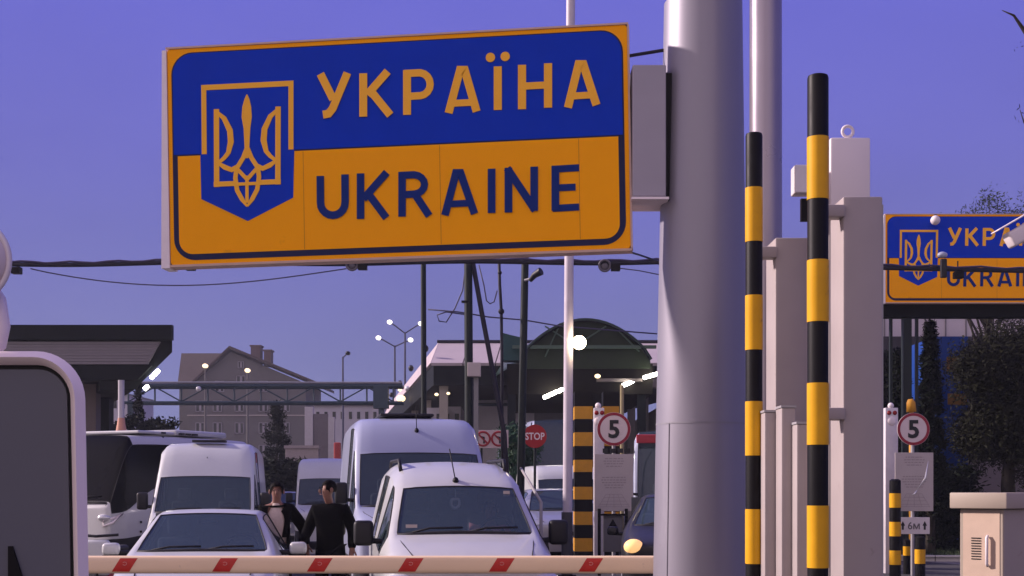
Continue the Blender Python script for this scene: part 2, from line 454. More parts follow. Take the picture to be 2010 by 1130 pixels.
letter('А', [([(1115, 212), (1136, 127), (1145, 127), (1171, 207)], wl), ([(1122, 189.5), (1163, 187)], 13)], M_sy2)
wl = 14.5
letter('U', [([(629.5, 346), (630, 398)] + arc(654, 398, 24.3, 25, 180, 0, 10)[1:-1] + [(678.3, 396), (678, 343)], wl)], M_blue_letter)
letter('K', [([(708.5, 341), (708.5, 430)], wl), ([(760, 339), (714, 391)], wl), ([(724, 381), (759, 428)], wl)], M_blue_letter)
letter('R', [([(790, 338), (790, 425.5)], wl), ([(784, 345), (812, 343.5)] + arc(812, 362.5, 22, 19, -85, 85) + [(812, 381.5), (790, 383)], 13.5), ([(814, 380), (843, 424)], wl)], M_blue_letter)
letter('A', [([(874, 423), (895.5, 340), (904.5, 340), (932, 420)], wl), ([(882, 401), (923, 399)], 12.5)], M_blue_letter)
letter('I', [([(965.5, 332), (965.5, 418.5)], wl)], M_blue_letter)
letter('N', [([(998.5, 330), (998.5, 417.5)], wl), ([(1049, 328), (1049, 414.5)], wl), ([(996, 331), (1051, 413.5)], wl)], M_blue_letter)
letter('E', [([(1090.5, 326), (1090.5, 414)], wl), ([(1085, 332.5), (1137, 329.5)], 13), ([(1085, 369.5), (1130, 367.5)], 13), ([(1085, 409.5), (1137, 406.5)], 13)], M_blue_letter)
sign2 = copy_tree(sign)
props(sign2, 'partly cut off blue and yellow border sign on a dark beam past the grey pillars', 'sign', 'border signs')
d2 = 30.8
s2 = (172 * d2 / F) / SH
q = P(1738, 593, d2)
sign2.matrix_world = sign2.matrix_basis = Matrix.Translation(q) @ Matrix.Diagonal((s2, s2, s2, 1))

# bracket between board and mast (part of the sign)
bm = B(); box(bm, X(1238, 11.9), X(1303, 11.9), 11.72, 12.2, Z(394, 11.9), Z(139, 11.9), .012); part(sign, 'bracket', bm, mat('bracket_grey', (.33, .31, .36), .5, 0, .06, 3), angle=30)
bm = B(); box(bm, X(1304, 11.9), X(1316, 11.9), 11.8, 12.15, Z(399, 11.9), Z(150, 11.9)); part(sign, 'mounting_plate', bm, M_black)
bm = B(); box(bm, X(1236, 11.9), X(1308, 11.9), 11.70, 12.22, Z(400, 11.9), Z(395.5, 11.9)); part(sign, 'bracket_lip', bm, M_rimpale)
bm = B(); sphere(bm, P(1280, 138, 11.9), (.05, .05, .03)); part(sign, 'bracket_bolt', bm, M_whitebox, smooth=True)

# ================================================================== MAST
md = 12.0; xm0, xm1 = X(1380, md), X(1376, md)
ztop = Z(3, md); r_top, r_bot = 76 * md / F, 97 * md / F
mast = thing('sign_mast', 'thick pale tapered mast carrying the large border sign', 'mast', (xm1, md, 0))
bm = B()
zs = [0, ztop - .02, ztop - .006, ztop]
def mr_at(z): return r_bot + (r_top - r_bot) * (z / ztop)
def mx_at(z): return xm1 + (xm0 - xm1) * (z / ztop)
tube(bm, [(mx_at(z), md, z) for z in zs], [mr_at(0), mr_at(zs[1]), r_top - .012, r_top - .05], 64)
part(mast, 'shaft', bm, M_mast, smooth=True, angle=40)
zj = Z(833, md)
bm = B(); tube(bm, [(mx_at(zj), md, zj - .006), (mx_at(zj), md, zj + .006)], mr_at(zj) + .003, 64, cap=False)
part(mast, 'joint_band', bm, mat('joint_grey', (.25, .24, .27), .6), smooth=True)
bm = B()
for zz in [zj * i / 12 for i in range(12)]:
    a = R(218)
    z2 = zz + zj / 12
    x0, y0 = mx_at(zz) + (mr_at(zz) + .002) * math.cos(a), md + (mr_at(zz) + .002) * math.sin(a)
    x1, y1 = mx_at(z2) + (mr_at(z2) + .002) * math.cos(a), md + (mr_at(z2) + .002) * math.sin(a)
    tube(bm, [(x0, y0, zz), (x1, y1, z2)], .005, 6)
part(mast, 'seam', bm, mat('joint_grey', (.25, .24, .27)))
bm = B(); tube(bm, [(mx_at(0), md, 0), (mx_at(0), md, .04)], .62, 48); part(mast, 'base_plate', bm, M_galv)
# stay wire from board to mast
bm = B(); tube(bm, [P(1225, 111, 12), P(1310, 97, 12)], .016, 8)
single('stay_bar', bm, M_cable, 'thin dark bar tying the sign top to the mast', 'bar', P(1225, 111, 12))

# metal lamp mast beside it
d_ = 11.0; r_ = 32.5 * d_ / F
lm = thing('lamp_mast', 'tall shiny steel pole between the thick mast and striped posts', 'pole', (X(1503, d_), d_, 0))
bm = B(); tube(bm, [(X(1503, d_), d_, 0), (X(1503, d_), d_, 9.0)], [r_, r_ * .94], 48); part(lm, 'shaft', bm, M_steel, smooth=True, angle=40)
bm = B(); tube(bm, [(X(1503, d_), d_, 0), (X(1503, d_), d_, .03)], .3, 32); part(lm, 'base_plate', bm, M_galv)

# ================================================================== STRIPED GUARD POSTS + PORTAL PILLARS
def striped_post(px, d, wpx, top, edges, label):
    r = wpx / 2 * d / F; x = X(px, d)
    t = thing('guard_post', label, 'post', (x, d, 0), 0, 'striped guard posts')
    bm = B(); zt = Z(top, d)
    tube(bm, [(x, d, 0), (x, d, zt - .02), (x, d, zt - .006), (x, d, zt)], [r, r, r * .93, r * .7], 28); part(t, 'pole', bm, M_black, smooth=True, angle=40)
    for a, b in edges:
        z0, z1 = max(0, Z(b, d)), Z(a, d)
        bm = B(); tube(bm, [(x, d, z0), (x, d, z1)], r + .0025, 28); part(t, 'band', bm, M_yellow, smooth=True, angle=40)
    bm = B(); tube(bm, [(x, d, 0), (x, d, .02)], r * 2.2, 20); part(t, 'foot', bm, M_black)
    return t
striped_post(1605.5, 8.0, 41, 147, ((270, 392), (511, 632), (752, 873), (992, 1114), (1236, 1358), (1460, 1480)), 'taller looking black and yellow guard post beside the nearer grey pillar')
striped_post(1480, 9.3, 33, 261, ((369, 475), (580, 687), (788, 894), (999, 1106), (1212, 1318)), 'black and yellow guard post partly over the shiny steel pole')
def pillar(x0, x1, top, d, dep, arms, label):
    t = thing('portal_pillar', label, 'pillar', (X((x0 + x1) / 2, d), d, 0), 0, 'grey scanner pillars')
    bm = B(); box(bm, X(x0, d), X(x1, d), d, d + dep, 0, Z(top, d), .012, 2); part(t, 'housing', bm, M_pillar, smooth=True, angle=30)
    bm = B(); box(bm, X(x1, d) - .02, X(x1, d) + .006, d + .01, d + dep - .01, .1, Z(top, d) - .05); part(t, 'side_rail', bm, M_galv)
    for (ax0, ay0, ay1) in arms:
        bm = B(); box(bm, X(ax0, d - .1), X(x0, d) + .01, d - .02, d + .10, Z(ay1, d), Z(ay0, d), .01); part(t, 'bracket_arm', bm, M_pillar, smooth=True, angle=30)
    return t
pillar(1655, 1733, 385, 8.35, .34, ((1612, 402, 426), (1612, 800, 824)), 'nearer tall grey scanner pillar bracketed to a striped post')
pillar(1522, 1590, 466, 9.7, .36, ((1486, 484, 506),), 'farther grey scanner pillar half hidden by a striped post')
def cab(x0, x1, top, d, dep, label):
    t = thing('sensor_cabinet', label, 'cabinet', (X((x0 + x1) / 2, d), d, 0), 0, 'narrow grey sensor cabinets')
    bm = B(); box(bm, X(x0, d), X(x1, d), d, d + dep, 0, Z(top, d), .01, 2); part(t, 'housing', bm, M_pillar, smooth=True, angle=30)
    bm = B(); box(bm, X(x0, d) - .004, X(x1, d) + .004, d - .004, d + dep, Z(top, d) + .001, Z(top, d) + .016); part(t, 'lid', bm, M_galv)
cab(1501, 1527, 809, 9.1, .2, 'narrow grey cabinet standing closest to the shiny steel pole')
cab(1534, 1562, 800, 8.9, .2, 'taller narrow grey cabinet in the middle of three')
cab(1564, 1588, 832, 8.75, .16, 'lowest narrow grey cabinet tucked behind a striped post')
bm = B(); box(bm, X(1482, 9.5), X(1500, 9.5), 9.45, 9.6, .0, Z(1052, 9.5), .01); single('red_marker_box', bm, M_red, 'slim red marker box behind a striped guard post', 'box', (X(1491, 9.5), 9.5, 0))
# white housing with lifting eye
d_ = 9.3
t = thing('equipment_post', 'post with a pale box housing and a lifting ring on top', 'post', (X(1642, d_), d_, 0))
bm = B(); box(bm, X(1627, d_), X(1655, d_), d_, d_ + .1, 0, Z(430, d_), .006); part(t, 'upright', bm, M_pillar)
bm = B(); box(bm, X(1627, d_), X(1705, d_), d_ - .05, d_ + .2, Z(432, d_), Z(273, d_), .012); part(t, 'housing', bm, M_whitebox, smooth=True, angle=30)
bm = B(); tube(bm, ring_pts(P(1664, 258, d_), 10.5 * d_ / F, (0, 1, 0)), 3.2 * d_ / F, 8, closed=True); part(t, 'lifting_ring', bm, M_whitebox, smooth=True)
bm = B(); box(bm, X(1559, d_), X(1600, d_), d_ - .02, d_ + .12, Z(379, d_), Z(324, d_), .008); part(t, 'junction_box', bm, mat('box_pale', (.62, .58, .60), .45))
bm = B(); box(bm, X(1574, d_), X(1640, d_), d_ + .02, d_ + .06, Z(432, d_), Z(388, d_)); part(t, 'mount_bar', bm, M_black)

# ================================================================== BARRIER BOOM
bd = 12.62
bz = Z(1108, bd); bx0, bx1 = X(60, bd), X(1392, bd)
boom = thing('barrier_boom', 'white barrier boom with red markings lowered across the lanes', 'barrier', (bx1 + .2, bd, 0))
bh, bt = 17.5 * bd / F, .055
def sect(k, n=28, grow=0.):
    a = 2 * math.pi * k / n
    c, s = math.cos(a), math.sin(a); e = .62
    return (math.copysign(abs(c) ** e, c) * (bt + grow), math.copysign(abs(s) ** e, s) * (bh + grow))
bm = B(); rings = []
for i in range(2):
    x = (bx0, bx1)[i]
    rings.append([bm.verts.new((x, bd + sect(k)[0], bz + sect(k)[1])) for k in range(28)])
for k in range(28): bm.faces.new((rings[0][k], rings[0][(k + 1) % 28], rings[1][(k + 1) % 28], rings[1][k]))
bm.faces.new(rings[0]); bm.faces.new(rings[1]); fixn(bm)
part(boom, 'arm', bm, mat('boom_white', (.84, .63, .41), .4, 0, .08, 3, stretch=(.3, 1, 1), wear=((.42, .33, .25), .65, 8)), smooth=True, angle=40)
for j, cx in enumerate((248, 444, 629, 807, 985, 1159)):
    bm = B(); cols = []
    for i in range(9):
        a = R(180 - 38 + 76 * i / 8) 
        c, s = math.cos(a), math.sin(a); e = .62
        yy = math.copysign(abs(c) ** e, c) * (bt + .002); zz = math.copysign(abs(s) ** e, s) * (bh + .002)
        sh_ = (zz / bh) * 10
        sc_ = 17 if j < 5 else 16
        cols.append((bm.verts.new((X(cx - sc_ + sh_ * 1.1, bd), bd + yy, bz + zz)), bm.verts.new((X(cx + sc_ + sh_ * 1.1, bd), bd + yy, bz + zz))))
    for i in range(8): bm.faces.new((cols[i][0], cols[i][1], cols[i + 1][1], cols[i + 1][0]))
    fixn(bm); mk = part(boom, 'reflector', bm, M_red, smooth=True)
    bm = B(); x = X(cx, bd)
    k = 1.4 * bd / F
    tube(bm, [(x + math.cos(R(a)) * 4 * bd / F, bd - bt - .002, bz + .012 + math.sin(R(a)) * 3 * bd / F) for a in range(-150, 160, 30)], .004, 6)
    bm.transform(mw(boom).inverted()); o = link_mesh('emblem', bm, mat('emblem_pink', (.62, .22, .18), .5)); o.parent = mk
bm = B(); box(bm, bx1 - .12, bx1 + .26, bd + .06, bd + .42, .0, 1.1, .02); part(boom, 'housing', bm, M_whitebox)
bm = B(); tube(bm, [(bx1 - .03, bd - .03, bz), (bx1 - .03, bd + .1, bz)], .05, 16); part(boom, 'pivot', bm, M_black)

# ================================================================== WING MIRROR (close, left edge)
d_ = 2.6
wm = thing('wing_mirror', 'large pale framed wing mirror on an arm close at the picture edge', 'mirror', (X(-60, d_), d_, Z(950, d_)))
px0, px1, py0, py1 = -150, 168, 688, 1420
def mir(ins, n=10, r=95):
    pts = rrect(px0 + ins, px1 - ins, -py1 + ins, -py0 - ins, max(12, r - ins), n)
    o = []
    for x, z in pts:
        tt = (z + py1) / (py1 - py0)
        x = x - (tt - .6) * 14 if x > 0 else x
        if x < 100 and tt > .8: z = z + 0
        o.append((X(x, d_), Z(-z, d_)))
    return o
O, I, I2 = mir(0, r=95), mir(27, r=95), mir(38, r=90)
bm = B(); n = len(O)
ro = [bm.verts.new((x, d_ + .10, z)) for x, z in mir(60, r=95)]
rf = [bm.verts.new((x, d_ + .010, z)) for x, z in O]
rm = [bm.verts.new((x * .5 + x2 * .5, d_ - .012, z * .5 + z2 * .5)) for (x, z), (x2, z2) in zip(O, I)]
ri = [bm.verts.new((x, d_ + .004, z)) for x, z in I]
rj = [bm.verts.new((x, d_ + .03, z)) for x, z in I]
for a, b in ((ro, rf), (rf, rm), (rm, ri), (ri, rj)):
    for i in range(n): bm.faces.new((a[i], a[(i + 1) % n], b[(i + 1) % n], b[i]))
bm.faces.new(ro); fixn(bm)
part(wm, 'frame', bm, mat('mirror_frame_white', (.92, .78, .74), .35, 0, .03, 4), smooth=True, angle=50)
bm = B(); prism(bm, I, d_ + .016, d_ + .026); part(wm, 'seal', bm, M_rubber)
bm = B(); prism(bm, mir(36, r=92), d_ + .010, d_ + .015)
part(wm, 'mirror_back', bm, mat('mirror_slate', (.10, .102, .125), .35, 0, .06, 2))
bm = B(); prism(bm, [(X(14, d_), Z(1140, d_)), (X(14, d_), Z(1072, d_)), (X(22, d_), Z(1072, d_)), (X(44, d_), Z(1140, d_))], d_ + .004, d_ + .011); part(wm, 'wedge_reflection', bm, M_black)  # dark reflection in the mirror, painted on as a black wedge
bm = B()
tube(bm, [P(-40, 700, d_ + .04), P(-8, 672, d_ + .04), P(-2, 640, d_ + .04), P(-10, 590, d_ + .04), P(-30, 560, d_ + .04)], .022, 12)
part(wm, 'arm', bm, mat('mirror_frame_white', (.85, .78, .76)), smooth=True)
for pa, pb in ((P(-60, 560, d_ + .05), P(-420, 540, d_ + .05)), (P(-100, 1200, d_ + .05), P(-420, 1200, d_ + .05))):
    bm = B(); tube(bm, [pa, pb], .022, 12); part(wm, 'arm', bm, mat('mirror_frame_white', (.85, .78, .76)), smooth=True)
bm = B(); sphere(bm, P(-62, 511, d_), (84 * d_ / F, .05, 76 * d_ / F), 32, 16); part(wm, 'round_mirror', bm, mat('mirror_shell', (.66, .56, .56), .4, 0, .04, 4), smooth=True)
bm = B(); tube(bm, ring_pts(P(-62, 511, d_ - .01), 80 * d_ / F, (0, 1, 0), 40), .006, 8, closed=True); part(wm, 'round_rim', bm, M_whitebox, smooth=True)
bm = B(); box(bm, X(-450, d_), X(-415, d_), d_, d_ + .1, 0, 2.6, .01); part(wm, 'door_post', bm, M_van)

# ================================================================== CABLE LINE WITH FLOODLIGHTS, GREEN POSTS
cd = 29.0
cb = thing('cable_bundle', 'thick dark cable bundle strung straight under the big sign', 'cable', P(900, 513, cd))
bm = B()
pts = [P(x, 518 - 4 * (x - 20) / 1270 + 2.2 * math.sin(x * .012), cd) for x in range(-150, 1300, 24)]
pts += [P(x, 516 + (x - 1300) * .022, cd) for x in range(1300, 2150, 25)]
tube(bm, pts, .048, 8); part(cb, 'main_cable', bm, M_cable, smooth=True)
bm = B(); tube(bm, [p + Vector((0, -.02, .055 + .02 * math.sin(i * 1.7))) for i, p in enumerate(pts)], .024, 6); part(cb, 'thin_cable', bm, mat('cable_purple', (.05, .04, .09), .6), smooth=True)
for i, (x, y, rnd) in enumerate(((34, 531, 0), (375, 524, 0), (712, 523, 1), (1208, 525, 1), (1880, 540, 0))):
    lab = ('small black floodlight hanging near the round mirror', 'small black floodlight under the left corner of the big sign',
           'small black floodlight and round reflector under the middle of the sign', 'small black floodlight and round reflector beside the thick mast',
           'small black floodlight hanging in front of the cut off sign')[i]
    t = thing('floodlight', lab, 'floodlight', P(x, 515, cd), 0, 'floodlights on the cable')
    r = cd / F
    bm = B(); box(bm, X(x - 9, cd), X(x + 9, cd), cd - .12, cd + .05, Z(y + 7, cd), Z(y - 6, cd), .01); part(t, 'body', bm, M_black)
    bm = B(); tube(bm, [P(x, y - 4, cd), P(x, 512, cd)], .015, 6); part(t, 'hanger', bm, M_black)
    if rnd:
        bm = B(); tube(bm, ring_pts(P(x - 21, y - 4, cd - .06), 11 * r, (0, 1, 0)), 2.2 * r, 8, closed=True); sphere(bm, P(x - 21, y - 4, cd), (9 * r, .05, 9 * r)); part(t, 'reflector', bm, mat('reflector_grey', (.12, .11, .13), .4), smooth=True)
bm = B(); tube(bm, [P(1215, 488, 20), P(1255, 500, 26), P(1296, 514, 28.7)], .02, 6)
single('loose_wire', bm, M_cable, 'loose dark wire slanting down from the sign corner to the mast', 'wire', P(1255, 500, 26))
bm = B(); tube(bm, [P(60 + i * 31, 527 + 33 * math.sin(math.pi * min(1, (i / 20) ** .9)) , cd + .3) for i in range(21)], .014, 6)
single('sagging_wire', bm, mat('wire_thin', (.06, .055, .10), .6), 'thin sagging wire under the sign above the canopy and house', 'wire', P(300, 545, cd))
bm = B(); tube(bm, [P(1215, 526, cd), P(1255, 531, cd), P(1300, 540, cd)], .012, 6)
single('thin_wire', bm, mat('wire_thin', (.06, .055, .10)), 'thin wire running to the mast below the cable bundle', 'wire', P(1255, 531, cd))
def post(name, label, top, bot_x, d, wpx, m, group=None, cat='post'):
    r = wpx / 2 * d / F; a = P(*top, d); b = Vector((X(bot_x, d), d, 0))
    t = thing(name, label, cat, b, 0, group)
    bm = B(); tube(bm, [b, b * .5 + a * .5, a], [r * 1.05, r, r * .95], 16); part(t, 'shaft', bm, m, smooth=True, angle=40)
    bm = B(); tube(bm, [b, b + Vector((0, 0, .05))], r * 2, 16); part(t, 'foot', bm, M_black)
    return t
post('cable_post', 'slim dark post holding the cable above the pale grey van', (831, 508), 833, 30, 11, M_darkgreen, 'dark cable posts')
t = post('cable_post', 'dark post with a small grey box holding the cable', (919, 512), 922, 30, 17, M_darkgreen, 'dark cable posts')
bm = B(); box(bm, X(918, 29.8), X(944, 29.8), 29.55, 29.78, Z(740, 29.8), Z(713, 29.8), .01); part(t, 'junction_box', bm, M_board)
bm = B(); box(bm, X(930, 29.8), X(939, 29.8), 29.72, 29.85, 0, Z(741, 29.8)); part(t, 'conduit', bm, mat('conduit_grey', (.2, .2, .2), .6))
bm = B(); box(bm, X(906, 29.8), X(920, 29.8), 29.75, 29.85, Z(594, 29.8), Z(590, 29.8)); part(t, 'step', bm, M_black)
t = post('cable_post', 'dark green post with a small camera beside the arched canopy', (1031, 499), 1019, 30, 15, M_darkgreen, 'dark cable posts')
bm = B(); tube(bm, [P(1030, 550, 29.8), P(1045, 546, 29.7)], .03, 8); part(t, 'camera_arm', bm, M_galv)
bm = B(); tube(bm, [P(1041, 550, 29.6), P(1049, 540, 29.5), P(1062, 532, 29.4)], [.05, .07, .09], 12); part(t, 'camera', bm, M_plastic, smooth=True, angle=40)
bm = B(); tube(bm, [P(928, 515, 30), P(945, 610, 30), P(962, 700, 29.9), P(990, 852, 29.8), Vector((X(1005, 29.8), 29.8, 0))], .055, 8)
single('stay_pole', bm, M_cable, 'thin dark slanting stay leaning from the boxed cable post', 'stay', (X(1005, 29.8), 29.8, 0), smooth=True)
bm = B(); tube(bm, [P(979, 495, 30), P(981, 560, 30), P(984, 610, 30), P(985, 690, 30), Vector((X(987, 30), 30, 0))], .035, 8); sphere(bm, P(984, 611, 30), .07); sphere(bm, P(981, 535, 30), .05)
single('drop_conduit', bm, M_cable, 'thin dark vertical conduit between the two thicker cable posts', 'conduit', (X(987, 30), 30, 0), smooth=True)
wm_ = mat('wire_thin', (.06, .055, .10))
for lab, pp in (('looping wire hanging from the boxed post towards the street lamps', ((914, 520), (908, 570), (893, 605), (876, 632), (862, 630), (858, 618), (876, 612), (920, 618))),
                ('curled wire end hanging between stay and conduit', ((940, 520), (950, 560), (955, 590), (962, 596), (970, 592), (976, 570))),
                ('faint wire crossing low behind the posts to the arch', ((840, 607), (900, 612), (960, 622), (1030, 628), (1100, 640), (1290, 655)))):
    bm = B(); tube(bm, [P(x, y, 30.2) for x, y in pp], .016, 6)
    single('hanging_wire', bm, wm_, lab, 'wire', P(*pp[0], 30.2), 'wires hanging at the posts', smooth=True)
t = post('lamp_post', 'slim white lamp post with a bright globe floodlight', (1121, -120), 1113, 25, 18, mat('lamp_post_grey', (.52, .47, .52), .45), None, 'street lamp')
bm = B(); tube(bm, [P(1118, 672, 25), P(1130, 672, 24.9)], .03, 8); part(t, 'lamp_arm', bm, M_white)
bm = B(); sphere(bm, P(1137, 672, 24.8), 13.5 * 24.8 / F, 20, 12); part(t, 'globe', bm, M_globe, smooth=True)
bm = B(); x = X(1113, 25); tube(bm, [(x, 25, 0), (x, 25, Z(1005, 25))], .105, 20); part(t, 'base_sleeve', bm, mat('sleeve_grey', (.07, .07, .075), .7), smooth=True, angle=40)
bm = B(); tube(bm, [P(1022, 918, 30), P(1040, 948, 27), P(1062, 986, 24)], .03, 8); tube(bm, [P(1062, 986, 24), Vector((X(1062, 24), 24, 0))], .03, 8); tube(bm, [P(1022, 918, 30), Vector((X(1022, 30), 30, 0))], .03, 8)
single('handrail', bm, mat('rail_grey', (.30, .28, .28), .6), 'pale sloping handrail beside the parked white van', 'handrail', (X(1040, 27), 27, 0), smooth=True)

# ================================================================== VEHICLES
def eval_bm(bm, levels=2):
    me = bpy.data.meshes.new('tmp'); bm.to_mesh(me); bm.free()
    for i in range(8): me.materials.append(M_black)
    o = bpy.data.objects.new('tmp', me); C.objects.link(o)
    s = o.modifiers.new('s', 'SUBSURF'); s.levels = levels; s.render_levels = levels
    r = bpy.data.meshes.new_from_object(o.evaluated_get(dg()))
    bpy.data.objects.remove(o); bpy.data.meshes.remove(me)
    return r
def pick(me, test):
    bm = B(); bm.from_mesh(me)
    kill = [f for f in bm.faces if not test(f)]
    bmesh.ops.delete(bm, geom=kill, context='FACES')
    for f in bm.faces: f.material_index = 0
    return bm
def loops_of(bm):
    es = {e for e in bm.edges if e.is_boundary}; res = []
    while es:
        e = es.pop(); a, b = e.verts; lp = [a, b]
        while True:
            nx = [e2 for e2 in lp[-1].link_edges if e2 in es]
            if not nx: break
            e2 = nx[0]; es.discard(e2); v = e2.other_vert(lp[-1])
            if v is lp[0]: break
            lp.append(v)
        res.append([v.co.copy() for v in lp])
    return res
def wheel(root, x, y, r, side):
    wd = .11
    bm = B(); tube(bm, [(x - wd, y, r), (x - wd * .8, y, r), (x + wd * .8, y, r), (x + wd, y, r)], [r * .86, r, r, r * .86], 28)
    t = part(root, 'wheel', bm, M_rubber, world=False, smooth=True, angle=40)
    bm = B(); xs = x + side * wd
    tube(bm, [(xs - side * .01, y, r), (xs + side * .012, y, r), (xs + side * .02, y, r)], [r * .62, r * .60, r * .2], 20)
    o = link_mesh('rim', bm, M_lampglass, True, 40); o.parent = t
def ellip(x, y, z, sx, sy, sz): 
    bm = B(); sphere(bm, (x, y, z), (sx, sy, sz), 18, 12); return bm
def vehicle(name, label, cat, loc, yaw, cage, ws, sides=(), paint=None, group=None, wr=.33, axles=(.85, 3.4), mirror=None,
            glass=None, lights=True, lit=False, wide=False, antenna=None, wipers=True, seats=True, rear_ws=None, rails=False):
    paint = paint or M_van; glass = glass or M_glass
    root = thing(name, label, cat, loc, yaw, group)
    bm = B(); rows = []
    cv = bm.verts.layers.float.get('crease_vert') or bm.verts.layers.float.new('crease_vert')
    cr = bm.edges.layers.float.get('crease_edge') or bm.edges.layers.float.new('crease_edge')
    for y, pr in cage:
        row = [bm.verts.new((-w, y, z)) for w, z in pr[:5]] + [bm.verts.new((0, y, pr[5][1]))] + [bm.verts.new((w, y, z)) for w, z in reversed(pr[:5])]
        rows.append(row)
    for i in range(len(rows) - 1):
        for k in range(10):
            f = bm.faces.new((rows[i][k], rows[i + 1][k], rows[i + 1][k + 1], rows[i][k + 1]))
            mi = 0
            if ws[0] <= i < ws[1] and k in ((3, 4, 5, 6) if wide else (4, 5)): mi = 1
            if rear_ws and rear_ws[0] <= i < rear_ws[1] and k in (4, 5): mi = 5
            if i in sides and k in (2, 7): mi = 2 if k == 2 else 3
            if k in (0, 9): mi = 4
            f.material_index = mi
    for row in (rows[0], rows[-1]):
        for k in range(4): bm.faces.new((row[k], row[k + 1], row[9 - k], row[10 - k]))
        bm.faces.new((row[4], row[5], row[6]))
    bmesh.ops.recalc_face_normals(bm, faces=bm.faces)
    for e in bm.edges:
        fs = e.link_faces
        if len(fs) == 2 and fs[0].material_index != fs[1].material_index and max(fs[0].material_index, fs[1].material_index) in (1, 2, 3, 5): e[cr] = .75
    for ri, row in enumerate(rows):
        for k, v in enumerate(row):
            ms = {}
            for f in v.link_faces: ms[f.material_index] = ms.get(f.material_index, 0) + 1
            for g_ in (1, 2, 3, 5):
                if ms.get(g_, 0) == 1: v[cv] = .8
        if ri:
            for k in (2, 3, 4, 6, 7, 8):
                e = bm.edges.get((rows[ri - 1][k], row[k]))
                if e and e[cr] < .45: e[cr] = .45 if ri > ws[0] else .3
    me = eval_bm(bm)
    part(root, 'body', pick(me, lambda f: f.material_index == 0), paint, world=False, smooth=True)
    part(root, 'sill_trim', pick(me, lambda f: f.material_index == 4), M_plastic, world=False, smooth=True)
    lin = pick(me, lambda f: f.material_index in (0, 4))
    for v in lin.verts: pass
    lin.normal_update()
    for v in lin.verts: v.co -= v.normal * .035
    part(root, 'lining', lin, M_int, world=False, smooth=True)
    for mi, nm in ((1, 'windscreen'), (2, 'side_window'), (3, 'side_window'), (5, 'rear_window')):
        g0 = pick(me, lambda f: f.material_index == mi)
        left_ = set(g0.faces); isl = []
        while left_:
            st = [left_.pop()]; cur = []
            while st:
                f = st.pop(); cur.append(f)
                for e in f.edges:
                    for f2 in e.link_faces:
                        if f2 in left_: left_.discard(f2); st.append(f2)
            isl.append({f.index for f in cur})
        for ids in isl:
            g = g0.copy(); g.faces.ensure_lookup_table()
            bmesh.ops.delete(g, geom=[f for f in g.faces if f.index not in ids], context='FACES')
            lps = loops_of(g)
            go = part(root, nm, g, glass, world=False, smooth=True)
            for lp in lps:
                if len(lp) > 3:
                    bm = B(); tube(bm, lp, .009, 6, closed=True)
                    o = link_mesh('gasket', bm, M_rubber, True); o.parent = go
        g0.free()
        if mi == 1 and isl and wipers:
            ys, pr_ = cage[ws[0]]
            bm = B(); tube(bm, [(x_ * pr_[4][0] * .97, ys - .02 - .03 * (1 - x_ * x_), pr_[4][1] + (pr_[5][1] - pr_[4][1]) * (1 - x_ * x_) - .012) for x_ in (-1, -.75, -.5, -.25, 0, .25, .5, .75, 1)], .024, 8)
            part(root, 'cowl_trim', bm, M_rubber, world=False, smooth=True)
        if mi == 1 and wipers:
            ys = cage[ws[0]][0]; w5 = cage[ws[0]][1][4]; wt = cage[ws[0]][1][5]
            dy = cage[ws[1]][0] - ys; dz = cage[ws[1]][1][4][1] - w5[1]
            for s in (-.75, .05):
                bm = B(); tube(bm, [(s * w5[0], ys - .03, wt[1] - .005), (s * w5[0] + .25 * w5[0], ys + dy * .07 - .03, wt[1] + dz * .075), (s * w5[0] + .72 * w5[0], ys + dy * .085 - .03, wt[1] + dz * .085)], .011, 6)
                o = link_mesh('wiper', bm, M_rubber, True); o.parent = go
    bpy.data.meshes.remove(me)
    wmax = max(p[0] for p in cage[2][1])
    for ay in axles:
        for s in (-1, 1): wheel(root, s * (wmax - .13), ay, wr, s)
    f0 = cage[1][1]
    if lights:
        for s in (-1, 1):
            part(root, 'headlight', ellip(s * (f0[2][0] - .16), cage[1][0] + .02, f0[2][1] - .06 + (.10 if lit else 0), .15 if lit else .17, .16, .115 if lit else .09), M_head if lit else M_lampglass, world=False, smooth=True)
        bm = B(); box(bm, -.34, .34, cage[0][0] - .012, cage[0][0] + .1, f0[1][1] + .12, f0[2][1] - .10, .02); part(root, 'grille', bm, M_plastic, world=False)
        bm = B(); box(bm, -.26, .26, cage[0][0] - .02, cage[0][0] + .02, f0[1][1] - .06, f0[1][1] + .055, .004); part(root, 'number_plate', bm, M_white, world=False)
    for s_ in (-1, 1):
        bm = B(); tube(bm, [(s_ * p_[4][0] * .985, y_, p_[4][1] - .012) for y_, p_ in cage[1:ws[0] + 1]], .006, 5)
        part(root, 'bonnet_seam', bm, M_rubber, world=False)
    if mirror:
        my, mz, mwid, mh, mm = mirror
        for s in (-1, 1):
            xb = cage[ws[0]][1][2][0]
            bm = B(); box(bm, min(s * (xb + .05), s * (xb + .05 + mwid)), max(s * (xb + .05), s * (xb + .05 + mwid)), my - .07, my + .06, mz - mh / 2, mz + mh / 2, .045, 3)
            mo = part(root, 'wing_mirror', bm, mm, world=False, smooth=True, angle=50)
            bm = B(); tube(bm, [(s * (xb - .12), my + .02, mz - mh * .35), (s * (xb + .1), my, mz - mh * .3)], .03, 8); o = link_mesh('mirror_arm', bm, M_plastic, True); o.parent = mo
    if antenna:
        ax, ay, az, ln, tilt = antenna
        bm = B(); sphere(bm, (ax, ay, az), (.035, .05, .045)); tube(bm, [(ax, ay, az), (ax + tilt, ay + ln * .25, az + ln)], .007, 6); part(root, 'antenna', bm, M_black, world=False, smooth=True)
